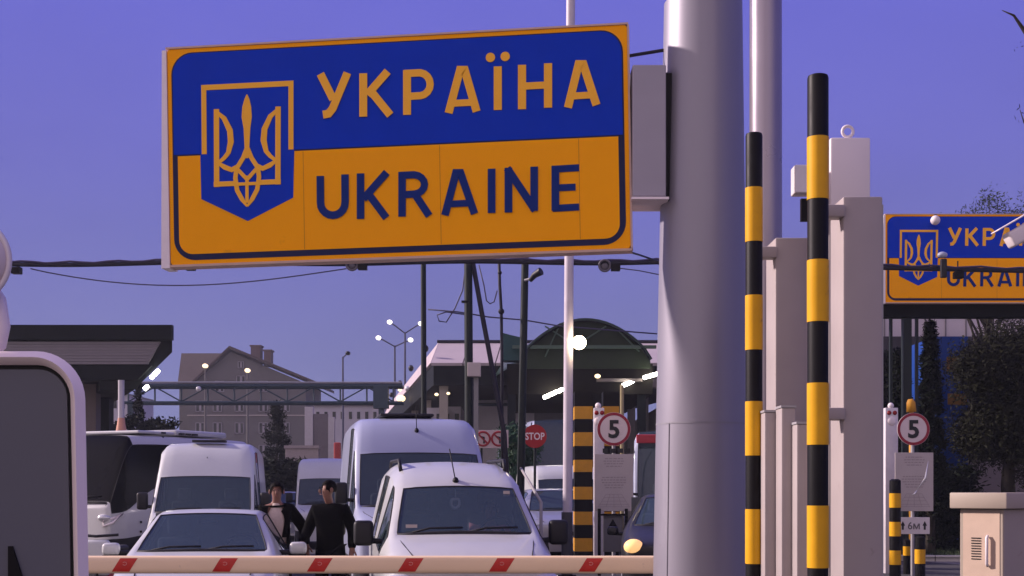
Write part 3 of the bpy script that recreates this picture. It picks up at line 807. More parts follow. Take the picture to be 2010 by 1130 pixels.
    if rails:
        hw = cage[-3][1][4][0]
        for s in (-1, 1):
            bm = B(); y0, y1 = cage[ws[1] + 1][0] + .1, cage[-2][0] - .2; zt = cage[-3][1][4][1] + .02
            tube(bm, [(s * hw, y0, zt - .09), (s * hw, y0 + .15, zt + .015), (s * hw, y1, zt + .03), (s * hw, y1 + .1, zt - .03)], .022, 8); part(root, 'roof_rail', bm, M_plastic, world=False, smooth=True)
    if seats:
        yc, zc = cage[ws[0]][0], cage[ws[0]][1][5][1]; hw = cage[ws[0]][1][2][0]; yh = cage[ws[1]][0]; zh = cage[ws[1]][1][5][1]
        bm = B(); box(bm, -hw + .08, hw - .08, yc + .02, yc + .5, zc - .3, zc - .06, .03); part(root, 'dashboard', bm, M_plastic, world=False)
        for s in (-1, 1):
            bm = B(); sx = s * hw * .45; ys = max(yh + .45, yc + 1.0); box(bm, sx - .24, sx + .24, ys, ys + .14, zc - .5, min(zc + .18, zh - .3), .05); box(bm, sx - .13, sx + .13, ys + .02, ys + .12, min(zc + .2, zh - .27), min(zc + .42, zh - .06), .04)
            part(root, 'seat', bm, M_int, world=False)
        bm = B(); tube(bm, ring_pts((hw * .45, yc + .52, zc - .02), .18, (0, 1, .5), 20), .014, 6, closed=True); part(root, 'steering_wheel', bm, M_plastic, world=False)
        ys = max(yh + .45, yc + 1.0)
        bm = B(); box(bm, -hw + .12, hw - .12, ys + .75, ys + .78, .4, zh - .03); part(root, 'bulkhead', bm, M_int, world=False)
    return root

def ring(wb, zs, wbelt, zbelt, wc, zc, we, ze, zr):
    return [(wb * .94, .22), (wb, zs), (wbelt, zbelt), (wc, zc), (we, ze), (0, zr)]
# --- near white van
near_cage = [
    (0.00, ring(.78, .45, .78, .70, .72, .82, .55, .87, .90)),
    (.14, ring(.86, .45, .85, .80, .78, .93, .60, .98, 1.00)),
    (.55, ring(.89, .46, .89, .92, .82, 1.04, .68, 1.09, 1.12)),
    (.95, ring(.90, .46, .90, .99, .82, 1.13, .735, 1.17, 1.20)),
    (1.62, ring(.90, .46, .90, 1.03, .70, 1.61, .615, 1.665, 1.70)),
    (1.80, ring(.90, .46, .90, 1.04, .70, 1.70, .605, 1.76, 1.80)),
    (2.35, ring(.90, .46, .90, 1.06, .715, 1.80, .58, 1.93, 1.97)),
    (3.10, ring(.90, .46, .90, 1.06, .72, 1.83, .60, 1.97, 2.01)),
    (4.15, ring(.90, .46, .90, 1.06, .74, 1.80, .62, 1.93, 1.97)),
    (4.35, ring(.88, .46, .88, 1.04, .72, 1.74, .60, 1.85, 1.88)),
]
dN = 13.05
near = vehicle('white_van', 'nearest white van with black mirrors and a whip aerial behind the boom', 'van', (X(933, dN), dN, 0), YAW, near_cage, (3, 4), sides=(3, 4, 6), wr=.31, axles=(.78, 3.5),
               mirror=(1.25, 1.18, .21, .27, M_plastic), antenna=(-.02, 1.72, 1.74, .36, -.06), rails=False)
def vpart(root, nm, bm, m, **k): return part(root, nm, bm, m, world=False, **k)
for s in (-1, 1):
    bm = B(); tube(bm, [(s * .60, 2.2, 1.86), (s * .61, 2.35, 1.985), (s * .615, 3.9, 2.0), (s * .62, 4.05, 1.93)], .022, 8); vpart(near, 'roof_rail', bm, M_plastic, smooth=True)
bm = B(); box(bm, -.62, -.50, .99, 1.0, 1.24, 1.275); vpart(near, 'windscreen_sticker', bm, M_board)
bm = B(); box(bm, .49, .56, 1.52, 1.525, 1.57, 1.63); vpart(near, 'windscreen_sticker', bm, M_board)
# hanging ornament
bm = B(); hc = Vector((-.03, 1.66, 1.49))
tube(bm, [hc + Vector((0, 0, .19)), hc + Vector((0, 0, .06))], .006, 6)
tube(bm, [hc + Vector((.055 * math.sin(R(a)) * (1 + .2 * math.cos(R(2 * a))), 0, .05 * math.cos(R(a)) - .005 + .02 * abs(math.sin(R(a))))) for a in range(0, 360, 24)], .017, 8, closed=True)
vpart(near, 'hanging_ornament', bm, mat('ornament_white', (.75, .76, .74), .6), smooth=True)
bm = B(); box(bm, -.12, .12, 1.66, 1.70, 1.58, 1.64, .02); vpart(near, 'rear_view_mirror', bm, M_plastic)

# --- white saloon
sed_cage = [
    (0.00, ring(.74, .40, .74, .60, .68, .68, .5, .71, .72)),
    (.12, ring(.82, .42, .82, .68, .74, .76, .58, .79, .80)),
    (.60, ring(.86, .44, .86, .78, .78, .86, .62, .885, .90)),
    (1.12, ring(.87, .44, .87, .86, .80, .94, .71, .975, .995)),
    (1.82, ring(.87, .44, .86, .90, .60, 1.32, .535, 1.365, 1.39)),
    (2.05, ring(.87, .44, .86, .90, .60, 1.36, .53, 1.405, 1.43)),
    (2.75, ring(.87, .44, .86, .91, .60, 1.36, .53, 1.405, 1.43)),
    (3.15, ring(.87, .44, .86, .92, .62, 1.28, .55, 1.34, 1.37)),
    (3.80, ring(.86, .44, .85, .93, .74, 1.00, .66, 1.04, 1.06)),
    (4.35, ring(.80, .44, .80, .90, .70, .96, .58, .99, 1.00)),
]
dS = 13.25
sed = vehicle('white_saloon', 'white saloon car with white mirrors in front of the high roofed van', 'car', (X(375, dS), dS, 0), YAW * .9, sed_cage, (3, 4), sides=(4, 5), wr=.31, axles=(.8, 3.45),
              mirror=(1.45, .99, .19, .14, M_van), rear_ws=(7, 8))
bm = B(); box(bm, -.11, .11, 1.80, 1.83, 1.25, 1.31, .02); vpart(sed, 'rear_view_mirror', bm, M_plastic)
# mirror caps: the lower half of each is black
for s in (-1, 1):
    bm = B(); box(bm, min(s * .93, s * 1.11), max(s * .93, s * 1.11), 1.37, 1.50, .895, .925, .012); vpart(sed, 'mirror_base', bm, M_black)

def highvan(wd, zb, zh, zr, nose, cowl, hd, ln):
    h = wd / 2
    return [
        (0.00, ring(h * .88, .5, h * .88, zb * .62, h * .82, zb * .72, h * .6, zb * .76, zb * .78)),
        (.14, ring(h * .96, .5, h * .96, zb * .74, h * .9, zb * .84, h * .7, zb * .88, zb * .90)),
        (nose, ring(h, .5, h, zb * .80, h * .94, zb * .93, h * .86, zb * .96, zb * .98)),
        (cowl, ring(h, .5, h, zb * .86, h * .96, zb * 1.0, h * .91, zb * 1.02, zb * 1.04)),
        (hd, ring(h, .5, h, zb * .92, h * .93, zh - .10, h * .86, zh, zh + .03)),
        (hd + .12, ring(h, .5, h, zb * .94, h * .92, zh + .05, h * .85, zh + .14, zh + .18)),
        (hd + .55, ring(h, .5, h, zb * .96, h * .90, zr - .18, h * .80, zr - .03, zr)),
        (hd + 1.2, ring(h, .5, h, zb * .96, h * .90, zr - .16, h * .80, zr - .01, zr + .03)),
        (ln - .2, ring(h, .5, h, zb * .96, h * .90, zr - .16, h * .80, zr - .01, zr + .03)),
        (ln, ring(h * .97, .5, h * .97, zb * .96, h * .88, zr - .25, h * .74, zr - .08, zr - .03)),
    ]
dL = 23.4
lv = vehicle('high_roof_van', 'white high roofed van right behind the white saloon, near the coach', 'van', (X(390, dL), dL, 0), YAW * .95, highvan(1.93, 1.22, 1.90, 2.57, .5, .75, 1.35, 5.8), (3, 4), sides=(3, 4, 6), wr=.34, axles=(.9, 4.4),
             mirror=(1.1, 1.45, .2, .32, M_plastic), antenna=(.0, 1.62, 2.16, .12, 0))
bm = B(); box(bm, -.32, .32, 2.0, 2.3, 2.57, 2.615, .015); vpart(lv, 'roof_lights', bm, M_plastic)
dG = 19.9
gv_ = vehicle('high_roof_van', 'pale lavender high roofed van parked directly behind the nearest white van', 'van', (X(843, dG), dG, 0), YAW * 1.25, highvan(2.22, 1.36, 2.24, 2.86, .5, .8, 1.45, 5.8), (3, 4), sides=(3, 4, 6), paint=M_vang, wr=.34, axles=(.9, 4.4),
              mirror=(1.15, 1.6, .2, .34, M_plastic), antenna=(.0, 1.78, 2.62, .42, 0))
bm = B(); box(bm, -.55, .35, 2.3, 3.6, 2.88, 2.93, .02); vpart(gv_, 'roof_hatch', bm, M_plastic)
dB = 37.5
vehicle('box_van', 'small white van with flat high front between the two men', 'van', (X(645, dB), dB, 0), YAW, highvan(1.95, 1.22, 2.0, 2.62, .5, .75, 1.3, 5.2), (3, 4), sides=(3,), wr=.34, axles=(.9, 4.0), mirror=(1.1, 1.45, .2, .3, M_plastic))
def small_car(label, px, d, paint, scale=1.0, lit=False, yaw=YAW):
    cg = [(y * scale, [(a * scale, b * scale) for a, b in r_]) for y, r_ in sed_cage]
    return vehicle('parked_car', label, 'car', (X(px, d), d, 0), yaw, cg, (3, 4), sides=(4, 5), paint=paint, wr=.32, axles=(.8, 3.45), mirror=(1.45, 1.0, .18, .14, paint), lit=lit, seats=True, group='queueing cars')
M_carg = mat('car_silver', (.30, .31, .36), .3, .3, .05, 2, coat=.6)
M_cark = mat('car_black', (.012, .012, .014), .4, 0, .1, 2, coat=.15)
small_car('silver car seen small beyond the man in the beige top', 556, 44, M_carg, 1.15)
small_car('dark car behind the high roofed van near the conifer', 512, 52, M_cark, 1.1)
small_car('dark car with a glowing amber headlight beside the thick mast', 1345, 19.5, M_cark, 1.12, lit=True, yaw=-.11)
small_car('silver car queueing on the far lane beyond the STOP sign', 1108, 36, M_carg, 1.2)
small_car('silver car half hidden by the slim white lamp post', 1128, 30, M_carg, 1.2)
vehicle('van', 'white van queueing between the STOP sign and the white lamp post', 'van', (X(1135, 34), 34, 0), YAW, highvan(1.95, 1.22, 1.95, 2.35, .5, .75, 1.3, 5.2), (3, 4), sides=(3,), wr=.34, axles=(.9, 4.0), mirror=(1.1, 1.45, .2, .3, M_plastic))
# --- coaches
def coachcage(wd, ht, ln):
    h = wd / 2
    return [
        (0.00, ring(h * .90, .5, h * .90, 1.05, h * .86, 1.2, h * .75, 1.24, 1.25)),
        (.06, ring(h * .97, .5, h * .97, 1.1, h * .94, 1.28, h * .88, 1.32, 1.34)),
        (.10, ring(h * .98, .5, h * .98, 1.15, h * .95, 1.34, h * .90, 1.38, 1.40)),
        (.55, ring(h, .5, h, 1.15, h * .96, ht - .50, h * .90, ht - .38, ht - .36)),
        (.80, ring(h, .5, h, 1.30, h * .96, ht - .26, h * .86, ht - .08, ht - .02)),
        (1.6, ring(h, .5, h, ht * .62, h * .96, ht - .24, h * .86, ht - .04, ht)),
        (ln * .5, ring(h, .5, h, ht * .6, h * .96, ht - .24, h * .86, ht - .04, ht)),
        (ln - .15, ring(h, .5, h, 1.42, h * .96, ht - .24, h * .86, ht - .04, ht)),
        (ln, ring(h * .96, .5, h * .96, 1.42, h * .92, ht - .3, h * .82, ht - .1, ht - .06)),
    ]
M_coachg = mat('coach_black_glass', (.004, .004, .005), .12, 0, .1, 3, spec=.1, rough_var=0)
ca, cbk = Vector((X(214, 29.5), 29.5, 0)), Vector((X(503, 34.5), 34.5, 0))
hd = (cbk - ca).normalized(); yaw_c = math.atan2(-hd.x, hd.y); cl = (cbk - ca).length
perp = Vector((-hd.y, hd.x, 0))
cw = 2.3
coach = vehicle('white_coach', 'white coach with black glass side standing behind the mirror frame', 'coach', ca + perp * cw / 2, yaw_c, coachcage(cw, 2.98, cl), (2, 4), sides=(2, 3, 4, 5, 6), wide=True, paint=M_buswhite, glass=M_coachg, wr=.44, axles=(1.9, cl - 1.6), mirror=None, wipers=True)
bm = B(); box(bm, -.9, .9, 2.6, 4.6, 2.98, 3.12, .05); vpart(coach, 'air_conditioner', bm, M_buswhite, smooth=True, angle=30)
bm = B(); box(bm, -.95, .95, 1.2, 2.5, 2.98, 3.05, .03); vpart(coach, 'roof_pod', bm, M_buswhite)
for yy in (2.0, 2.7, 2.95, 3.2):
    bm = B(); box(bm, .9, .96, yy, yy + .16, 3.0, 3.04); vpart(coach, 'vent', bm, M_black)
for s in (-1,):
    bm = B(); tube(bm, [(s * -1.0, -.02, 1.0), (s * -1.12, .12, 1.02), (s * -1.16, .42, 1.12), (s * -1.15, .1, .92), (s * -1.0, -.02, .85)], .03, 8, closed=True); vpart(coach, 'lamp_surround', bm, M_whitebox, smooth=True)
bm = B(); box(bm, cw / 2, cw / 2 + .03, 1.02, 1.06, .9, .95); box(bm, cw / 2, cw / 2 + .03, 1.02, 1.06, .68, .73); vpart(coach, 'side_marker', bm, M_black)
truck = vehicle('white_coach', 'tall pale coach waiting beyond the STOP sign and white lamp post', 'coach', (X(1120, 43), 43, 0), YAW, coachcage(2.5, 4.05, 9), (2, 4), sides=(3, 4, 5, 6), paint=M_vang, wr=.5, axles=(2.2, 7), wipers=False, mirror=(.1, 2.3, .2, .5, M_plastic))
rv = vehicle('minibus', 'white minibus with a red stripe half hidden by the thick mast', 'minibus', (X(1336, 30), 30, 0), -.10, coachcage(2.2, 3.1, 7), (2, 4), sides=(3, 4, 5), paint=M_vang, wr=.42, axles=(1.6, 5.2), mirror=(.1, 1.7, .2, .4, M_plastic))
bm = B(); box(bm, -1.0, 1.0, .44, .50, 2.74, 2.94, .02); vpart(rv, 'red_stripe', bm, mat('stripe_red', (.42, .04, .06), .4))

# small things by the saloon
bm = B(); sphere(bm, (0, 0, .62), (.17, .2, .14)); box(bm, -.3, .3, -.1, .3, .0, .55, .08)
r_ = thing('parked_scooter', 'red and white scooter between the coach and saloon', 'scooter', P(212, 1085, 19).xy.to_3d())
bm.free()
bm = B(); box(bm, -.16, .16, -.5, .5, .35, .75, .08, 3); part(r_, 'body', bm, mat('scooter_red', (.45, .03, .05), .35, coat=.5), world=False, smooth=True, angle=50)
bm = B(); box(bm, -.2, .2, -.62, -.5, .45, .95, .05, 3); part(r_, 'front_shield', bm, M_van, world=False, smooth=True, angle=50)
bm = B(); box(bm, -.14, .14, .0, .6, .75, .84, .04, 2); part(r_, 'seat', bm, M_rubber, world=False, smooth=True, angle=50)
for yy in (-.62, .55):
    bm = B(); tube(bm, [(-.05, yy, .25), (.05, yy, .25)], .25, 20); part(r_, 'wheel', bm, M_rubber, world=False)
bm = B(); tube(bm, [(-.3, -.5, 1.02), (0, -.55, 1.0), (.3, -.5, 1.02)], .02, 8); part(r_, 'handlebar', bm, M_plastic, world=False)

# ================================================================== PEOPLE
def skin_bm(verts, edges, radii, root=0, lev=2):
    me = bpy.data.meshes.new('s'); me.from_pydata([Vector(v) for v in verts], edges, [])
    o = bpy.data.objects.new('s', me); C.objects.link(o)
    m = o.modifiers.new('Skin', 'SKIN'); m.use_smooth_shade = True
    sv = me.skin_vertices[0].data
    for i, r in enumerate(radii):
        sv[i].radius = r if hasattr(r, '__len__') else (r, r); sv[i].use_root = (i == root)
    s = o.modifiers.new('Sub', 'SUBSURF'); s.levels = lev; s.render_levels = lev
    r = bpy.data.meshes.new_from_object(o.evaluated_get(dg()))
    bm = B(); bm.from_mesh(r); bpy.data.objects.remove(o); bpy.data.meshes.remove(me); bpy.data.meshes.remove(r)
    return bm
def person(label, loc, yaw, J, jacket, trousers, shirt=None, head_turn=0., open_front=False, hair=M_hair, backpack=False):
    """J: dict of joints, person facing -Y, x to the picture's right"""
    p = thing('person', label, 'person', loc, yaw)
    V = Vector
    names = ['pelvis', 'belly', 'chest', 'neck', 'jaw', 'head', 'crown']
    pts = [V(J[n]) for n in names]; rad = [(.135, .10), (.125, .095), (.15, .105), .056, (.052, .068), (.080, .098), (.05, .058)]
    ed = [(i, i + 1) for i in range(6)]
    def add(pt, r, pr):
        pts.append(V(pt)); rad.append(r); ed.append((pr, len(pts) - 1)); return len(pts) - 1
    for s in ('l', 'r'):
        a = add(J['sh_' + s], .062, 2); b = add(J['el_' + s], .043, a); c = add(J['wr_' + s], .029, b)
        wv = (V(J['wr_' + s]) - V(J['el_' + s])).normalized()
        h = add(V(J['wr_' + s]) + wv * .085, (.040, .022), c)
        side = wv.cross(V((0, 1, 0))); side = side.normalized() if side.length > .1 else V((1, 0, 0))
        up = wv.cross(side)
        for k, (off, ln) in enumerate(((-.030, .075), (-.010, .088), (.010, .083), (.030, .064))):
            f1 = add(V(pts[h]) + side * off + wv * .035, .010, h); f2 = add(V(pts[f1]) + wv * ln * .5 + up * .008, .009, f1); add(V(pts[f2]) + wv * ln * .42 + up * .018, .0075, f2)
        th = add(V(J['wr_' + s]) + wv * .035 + side * .045, .012, c); add(V(pts[th]) + wv * .05 + side * .02, .010, th)
        hp = add(J['hip_' + s], .085, 0); kn = add(J['kn_' + s], .062, hp); an = add(J['an_' + s], .042, kn)
        add(V(J['an_' + s]) + V((0, -.17, -.05)), (.04, .03), an)
    part(p, 'body', skin_bm(pts, ed, rad), M_skin, world=False, smooth=True)
    # clothes
    jv = [V(J['pelvis']) + V((0, 0, -.10)), V(J['pelvis']) + V((0, 0, .04)), V(J['belly']), V(J['chest']), V(J['neck']) + V((0, 0, -.05))]; jr = [(.19, .15), (.185, .145), (.175, .135), (.20, .145), .09]; je = [(0, 1), (1, 2), (2, 3), (3, 4)]
    for s in ('l', 'r'):
        k = len(jv); jv += [V(J['sh_' + s]), V(J['el_' + s]), V(J['wr_' + s])]; jr += [.092, .072, .054]; je += [(3, k), (k, k + 1), (k + 1, k + 2)]
    bm = skin_bm(jv, je, jr)
    if open_front:
        cz = V(J['chest'])
        kill = [f for f in bm.faces if f.calc_center_median().y < -.02 and abs(f.calc_center_median().x) < .095 and f.normal.y < -.2]
        bmesh.ops.delete(bm, geom=kill, context='FACES')
    part(p, 'jacket', bm, jacket, world=False, smooth=True)
    if shirt:
        bm = skin_bm([V(J['pelvis']) + V((0, 0, -.02)), V(J['belly']), V(J['chest']), V(J['neck']) + V((0, 0, -.04)), V(J['neck']) + V((0, -.005, .03))], [(0, 1), (1, 2), (2, 3), (3, 4)], [(.165, .135), (.16, .13), (.185, .135), .080, .066])
        part(p, 'shirt', bm, shirt, world=False, smooth=True)
    tv = [V(J['pelvis']) + V((0, 0, .06))]; tr = [(.15, .115)]; te = []
    for s in ('l', 'r'):
        k = len(tv); tv += [V(J['hip_' + s]), V(J['kn_' + s]), V(J['an_' + s])]; tr += [.105, .082, .066]; te += [(0, k), (k, k + 1), (k + 1, k + 2)]
    part(p, 'trousers', skin_bm(tv, te, tr), trousers, world=False, smooth=True)
    for s in ('l', 'r'):
        a = V(J['an_' + s]); bm = B(); sphere(bm, a + V((0, -.07, -.045)), (.055, .15, .05)); part(p, 'shoe', bm, M_black, world=False, smooth=True)
    # head details
    H = V(J['head']); rot = Matrix.Translation(H) @ Matrix.Rotation(head_turn, 4, 'Z')
    def hp_(nm, bm, m): bm.transform(rot); return part(p, nm, bm, m, world=False, smooth=True)
    bm = B(); sphere(bm, (0, .018, .022), (.087, .100, .098), 32, 24)
    bmesh.ops.delete(bm, geom=[f for f in bm.faces if f.calc_center_median().z < (.058 if f.calc_center_median().y < -.045 else -.03 + .5 * max(0, -f.calc_center_median().y))], context='FACES')
    hp_('hair', bm, hair)
    bm = B(); sphere(bm, (0, -.104, -.018), (.013, .018, .026)); hp_('nose', bm, M_skin)
    for s in (-1, 1):
        bm = B(); sphere(bm, (s * .031, -.091, .008), (.012, .008, .006)); hp_('eye', bm, M_black)
        bm = B(); tube(bm, [(s * .015, -.094, .026), (s * .032, -.096, .031), (s * .048, -.086, .026)], .005, 6); hp_('eyebrow', bm, hair)
        bm = B(); sphere(bm, (s * .086, .01, -.005), (.012, .022, .032)); hp_('ear', bm, M_skin)
    bm = B(); sphere(bm, (0, -.093, -.056), (.024, .010, .006)); hp_('mouth', bm, mat('lips', (.22, .09, .08), .5))
    if backpack:
        bm = B(); box(bm, -.14, .14, .10, .24, 1.08, 1.46, .05, 3); part(p, 'backpack', bm, M_black, world=False, smooth=True, angle=60)
    return p
Jst = dict(pelvis=(0, 0, .95), belly=(0, 0, 1.13), chest=(0, .01, 1.32), neck=(0, .01, 1.475), jaw=(0, -.005, 1.555), head=(0, 0, 1.625), crown=(0, .01, 1.705),
           sh_l=(-.17, .01, 1.40), el_l=(-.235, .03, 1.14), wr_l=(-.22, -.07, .92), sh_r=(.17, .01, 1.40), el_r=(.25, .03, 1.14), wr_r=(.24, -.06, .90),
           hip_l=(-.09, 0, .90), kn_l=(-.10, -.02, .50), an_l=(-.10, .02, .09), hip_r=(.09, 0, .90), kn_r=(.11, -.04, .50), an_r=(.11, .02, .09))
d1_ = 16.2
J1 = dict(Jst); J1.update(el_r=(.33, .04, 1.17), wr_r=(.36, -.04, .95), kn_l=(-.10, -.14, .50), an_l=(-.10, -.06, .09))
person('person in an open black jacket over a beige top walking forward', (X(543, d1_), d1_, 0), .12, J1, M_jacket, M_trous, M_shirt, open_front=True)
d2_ = 16.0
J2 = dict(Jst)
J2.update(head=(-.02, -.03, 1.645), crown=(-.015, -.02, 1.725), jaw=(-.03, -.04, 1.57), sh_l=(-.18, -.02, 1.40), el_l=(-.27, -.02, 1.15), wr_l=(-.30, -.20, 1.00),
          sh_r=(.18, .02, 1.40), el_r=(.27, .06, 1.15), wr_r=(.28, -.04, .92), hip_r=(.1, 0, .9))
person('person dressed all in black with head turned aside, by the lavender van', (X(648, d2_), d2_, 0), -.15, J2, M_jacket, M_trous, head_turn=-.85, backpack=True)
# driver of the near van (sits in the van, faces the boom)
Jd = dict(pelvis=(0, .05, .70), belly=(0, .07, .88), chest=(0, .06, 1.08), neck=(0, .04, 1.23), jaw=(0, .02, 1.31), head=(0, .02, 1.38), crown=(0, .03, 1.46),
          sh_l=(-.17, .05, 1.15), el_l=(-.24, -.10, .98), wr_l=(-.12, -.32, 1.10), sh_r=(.17, .05, 1.15), el_r=(.24, -.1, .98), wr_r=(.12, -.32, 1.10),
          hip_l=(-.1, 0, .66), kn_l=(-.13, -.42, .66), an_l=(-.13, -.5, .30), hip_r=(.1, 0, .66), kn_r=(.13, -.42, .66), an_r=(.13, -.5, .30))
nb = mw(near) @ Vector((.40, 1.95, .03))
person('person in a pink top at the wheel of the nearest van', nb, YAW, Jd, M_pink, M_trous)

# ================================================================== SPEED LIMIT SIGN GROUPS
def speed_sign(cx, cy, r, d, bx0, bx1, by0, by1, label, plate=None, bar=None, glare=False):
    t = thing('speed_sign', label, 'road sign', (X(cx, d), d + .05, 0), 0, 'speed limit signs')
    k = d / F
    bm = B(); tube(bm, [(X(cx, d), d + .06, 0), (X(cx, d), d + .06, Z(cy - r * .6, d))], .035, 12); part(t, 'pole', bm, M_galv, smooth=True, angle=40)
    c = (X(cx, d), Z(cy, d)); R_ = r * k
    bm = B(); disc(bm, c, R_, d - .005, d + .012, 40); part(t, 'disc', bm, mat('sign_disc_white', (.62, .52, .52), .4, 0, .04, 5))
    bm = B(); n = 40
    for i in range(n):
        a, b = 2 * math.pi * i / n, 2 * math.pi * (i + 1) / n
        q = [(c[0] + rr * math.cos(u), c[1] + rr * math.sin(u)) for rr, u in ((R_ * .985, a), (R_ * .985, b), (R_ * .82, b), (R_ * .82, a))]
        bm.faces.new([bm.verts.new((x, d - .009, z)) for x, z in q])
    fixn(bm); part(t, 'red_border', bm, mat('sign_border_red', (.26, .02, .04), .45))
    bm = text_bm('5', 1.0, 0, 0, 0, bold=.03)
    zs_ = [v.co.z for v in bm.verts]; hh = max(zs_) - min(zs_)
    sc__ = 36 * k / hh; bm.transform(Matrix.Diagonal((sc__, 1, sc__, 1))); bm.transform(Matrix.Translation((c[0], d - .012, c[1]))); part(t, 'number', bm, M_inkd)
    # notice board
    bm = B(); box(bm, X(bx0, d), X(bx1, d), d - .005, d + .02, Z(by1, d), Z(by0, d), .004); bo = part(t, 'notice_board', bm, M_board)
    rg = random.Random(int(cx)); bm = B(); w_ = bx1 - bx0; h_ = by1 - by0; m_ = (bx0 + bx1) / 2
    lines = [(.07, .46), (.115, .54), (.16, .50), (.205, .40), (.40, .60), (.445, .66), (.49, .62), (.535, .50), (.58, .44)]
    for f, ww in lines:
        x = m_ - w_ * ww / 2; y = by0 + h_ * f
        while x < m_ + w_ * ww / 2:
            l_ = rg.uniform(3, 8); box(bm, X(x, d), X(min(x + l_, m_ + w_ * ww / 2), d), d - .0075, d - .005, Z(y + 2.0, d), Z(y, d)); x += l_ + 1.6
    for f in (.70, .76, .82, .88, .92):   # the little drawing of a gantry at the foot of the board
        hw_ = w_ * (.20 + .22 * (f - .70) / .22); box(bm, X(m_ - hw_, d), X(m_ + hw_, d), d - .0075, d - .005, Z(by0 + h_ * f + .8, d), Z(by0 + h_ * f, d))
    for s in (-1, -.5, 0, .5, 1):
        tube(bm, [P(m_ + s * w_ * .20, by0 + h_ * .70, d - .006), P(m_ + s * w_ * .40, by0 + h_ * .92, d - .006)], .003, 4)
    bm.transform(mw(t).inverted()); o = link_mesh('faded_print', bm, M_ink); o.parent = bo
    if bar:
        bm = B(); box(bm, X(bar[0], d), X(bar[1], d), d - .004, d + .01, Z(bar[3], d), Z(bar[2], d)); part(t, 'tab_strip', bm, M_inkd)
    if plate:
        x0, x1, y0, y1 = plate
        bm = B(); box(bm, X(x0, d), X(x1, d), d - .004, d + .012, Z(y1, d), Z(y0, d), .004); pl = part(t, 'lane_plate', bm, mat('plate_white', (.62, .57, .57), .4))
        m_ = (y0 + y1) / 2
        for xx in (x0 + 10, x1 - 10):
            bm = B(); prism(bm, [(X(xx - 2, d), Z(m_ + 8, d)), (X(xx - 2, d), Z(m_, d)), (X(xx - 4.5, d), Z(m_, d)), (X(xx, d), Z(m_ - 9, d)), (X(xx + 4.5, d), Z(m_, d)), (X(xx + 2, d), Z(m_, d)), (X(xx + 2, d), Z(m_ + 8, d))], d - .008, d - .004)
            bm.transform(mw(t).inverted()); o = link_mesh('arrow', bm, M_inkd); o.parent = pl
        bm = text_bm('6м', 14 * k / .7, X((x0 + x1) / 2, d), Z(m_, d), d - .007)
        bm.transform(mw(t).inverted()); o = link_mesh('lettering', bm, mat('ink_grey', (.12, .11, .12), .6)); o.parent = pl
    return t
dA = 25.5
t = speed_sign(1205, 842, 33, dA, 1167, 1243, 891, 1003, 'round 5 speed limit sign over a notice board, left of the thick mast')
bm = B(); 
for xx in (1188, 1203, 1218, 1232): box(bm, X(xx - 5, dA), X(xx + 5, dA), dA - .004, dA + .02, Z(889, dA), Z(880, dA))
part(t, 'tab_strip', bm, M_inkd)
bm = B()
for xx in (1176, 1229): box(bm, X(xx - 3, dA), X(xx + 3, dA), dA - .06, dA - .02, 0, Z(998, dA))
box(bm, X(1176, dA), X(1229, dA), dA - .055, dA - .025, Z(1012, dA), Z(1008, dA)); part(t, 'stand_leg', bm, M_black)
bm = B(); box(bm, X(1184, dA), X(1222, dA), dA, dA + .02, Z(1083, dA), Z(1012, dA), .005); pl = part(t, 'lower_board', bm, mat('lower_board_grey', (.13, .125, .13), .6))
bm = B(); prism(bm, [(X(1203, dA), Z(1018, dA)), (X(1193, dA), Z(1036, dA)), (X(1213, dA), Z(1036, dA))], dA - .006, dA - .001); part(t, 'lower_symbol', bm, M_black)
t = speed_sign(1793, 842, 32, dA, 1757, 1832, 888, 1003, 'round 5 speed limit sign over a shiny notice board, past the grey pillars', plate=(1762, 1825, 1015, 1048))
bm = B(); tube(bm, [P(1822, 905, dA - .006), P(1816, 938, dA - .010), P(1798, 964, dA - .006)], [.004, .022, .004], 6); tube(bm, [P(1800, 962, dA - .006), P(1795, 969, dA - .009), P(1789, 972, dA - .006)], [.006, .02, .004], 6)
part(t, 'glare_streak', bm, mat('glare_white', (.85, .85, .85), .1, .4), smooth=True)  # glare on the board, put in as a raised pale strip
# pale traffic device posts beside each sign
for (x0, x1, top, lab) in ((1166, 1186, 800, 'pale signal post with two red lenses beside the nearer round sign'), (1738, 1763, 800, 'pale signal post with two red lenses beside the shiny notice board')):
    d = 26.2; t = thing('signal_post', lab, 'signal', (X((x0 + x1) / 2, d), d, 0), 0, 'pale signal posts')
    bm = B(); box(bm, X(x0, d), X(x1, d), d, d + .18, Z(1128, d), Z(top, d), .01); part(t, 'housing', bm, mat('signal_pale', (.58, .54, .57), .45), smooth=True, angle=30)
    bm = B(); sphere(bm, P((x0 + x1) / 2 - 2, top - 4, d + .05), .06); part(t, 'beacon', bm, M_lampwarm if False else M_whitebox, smooth=True)
    for xx in ((x0 + x1) / 2 - 5, (x0 + x1) / 2 + 6):
        bm = B(); sphere(bm, P(xx, top + 10, d), (.045, .03, .045)); part(t, 'lens', bm, mat('lens_red', (.22, .01, .015), .25), smooth=True)
    bm = B(); sphere(bm, P((x0 + x1) / 2, top + 26, d + .01), (.1, .04, .1)); part(t, 'dome', bm, M_whitebox, smooth=True)
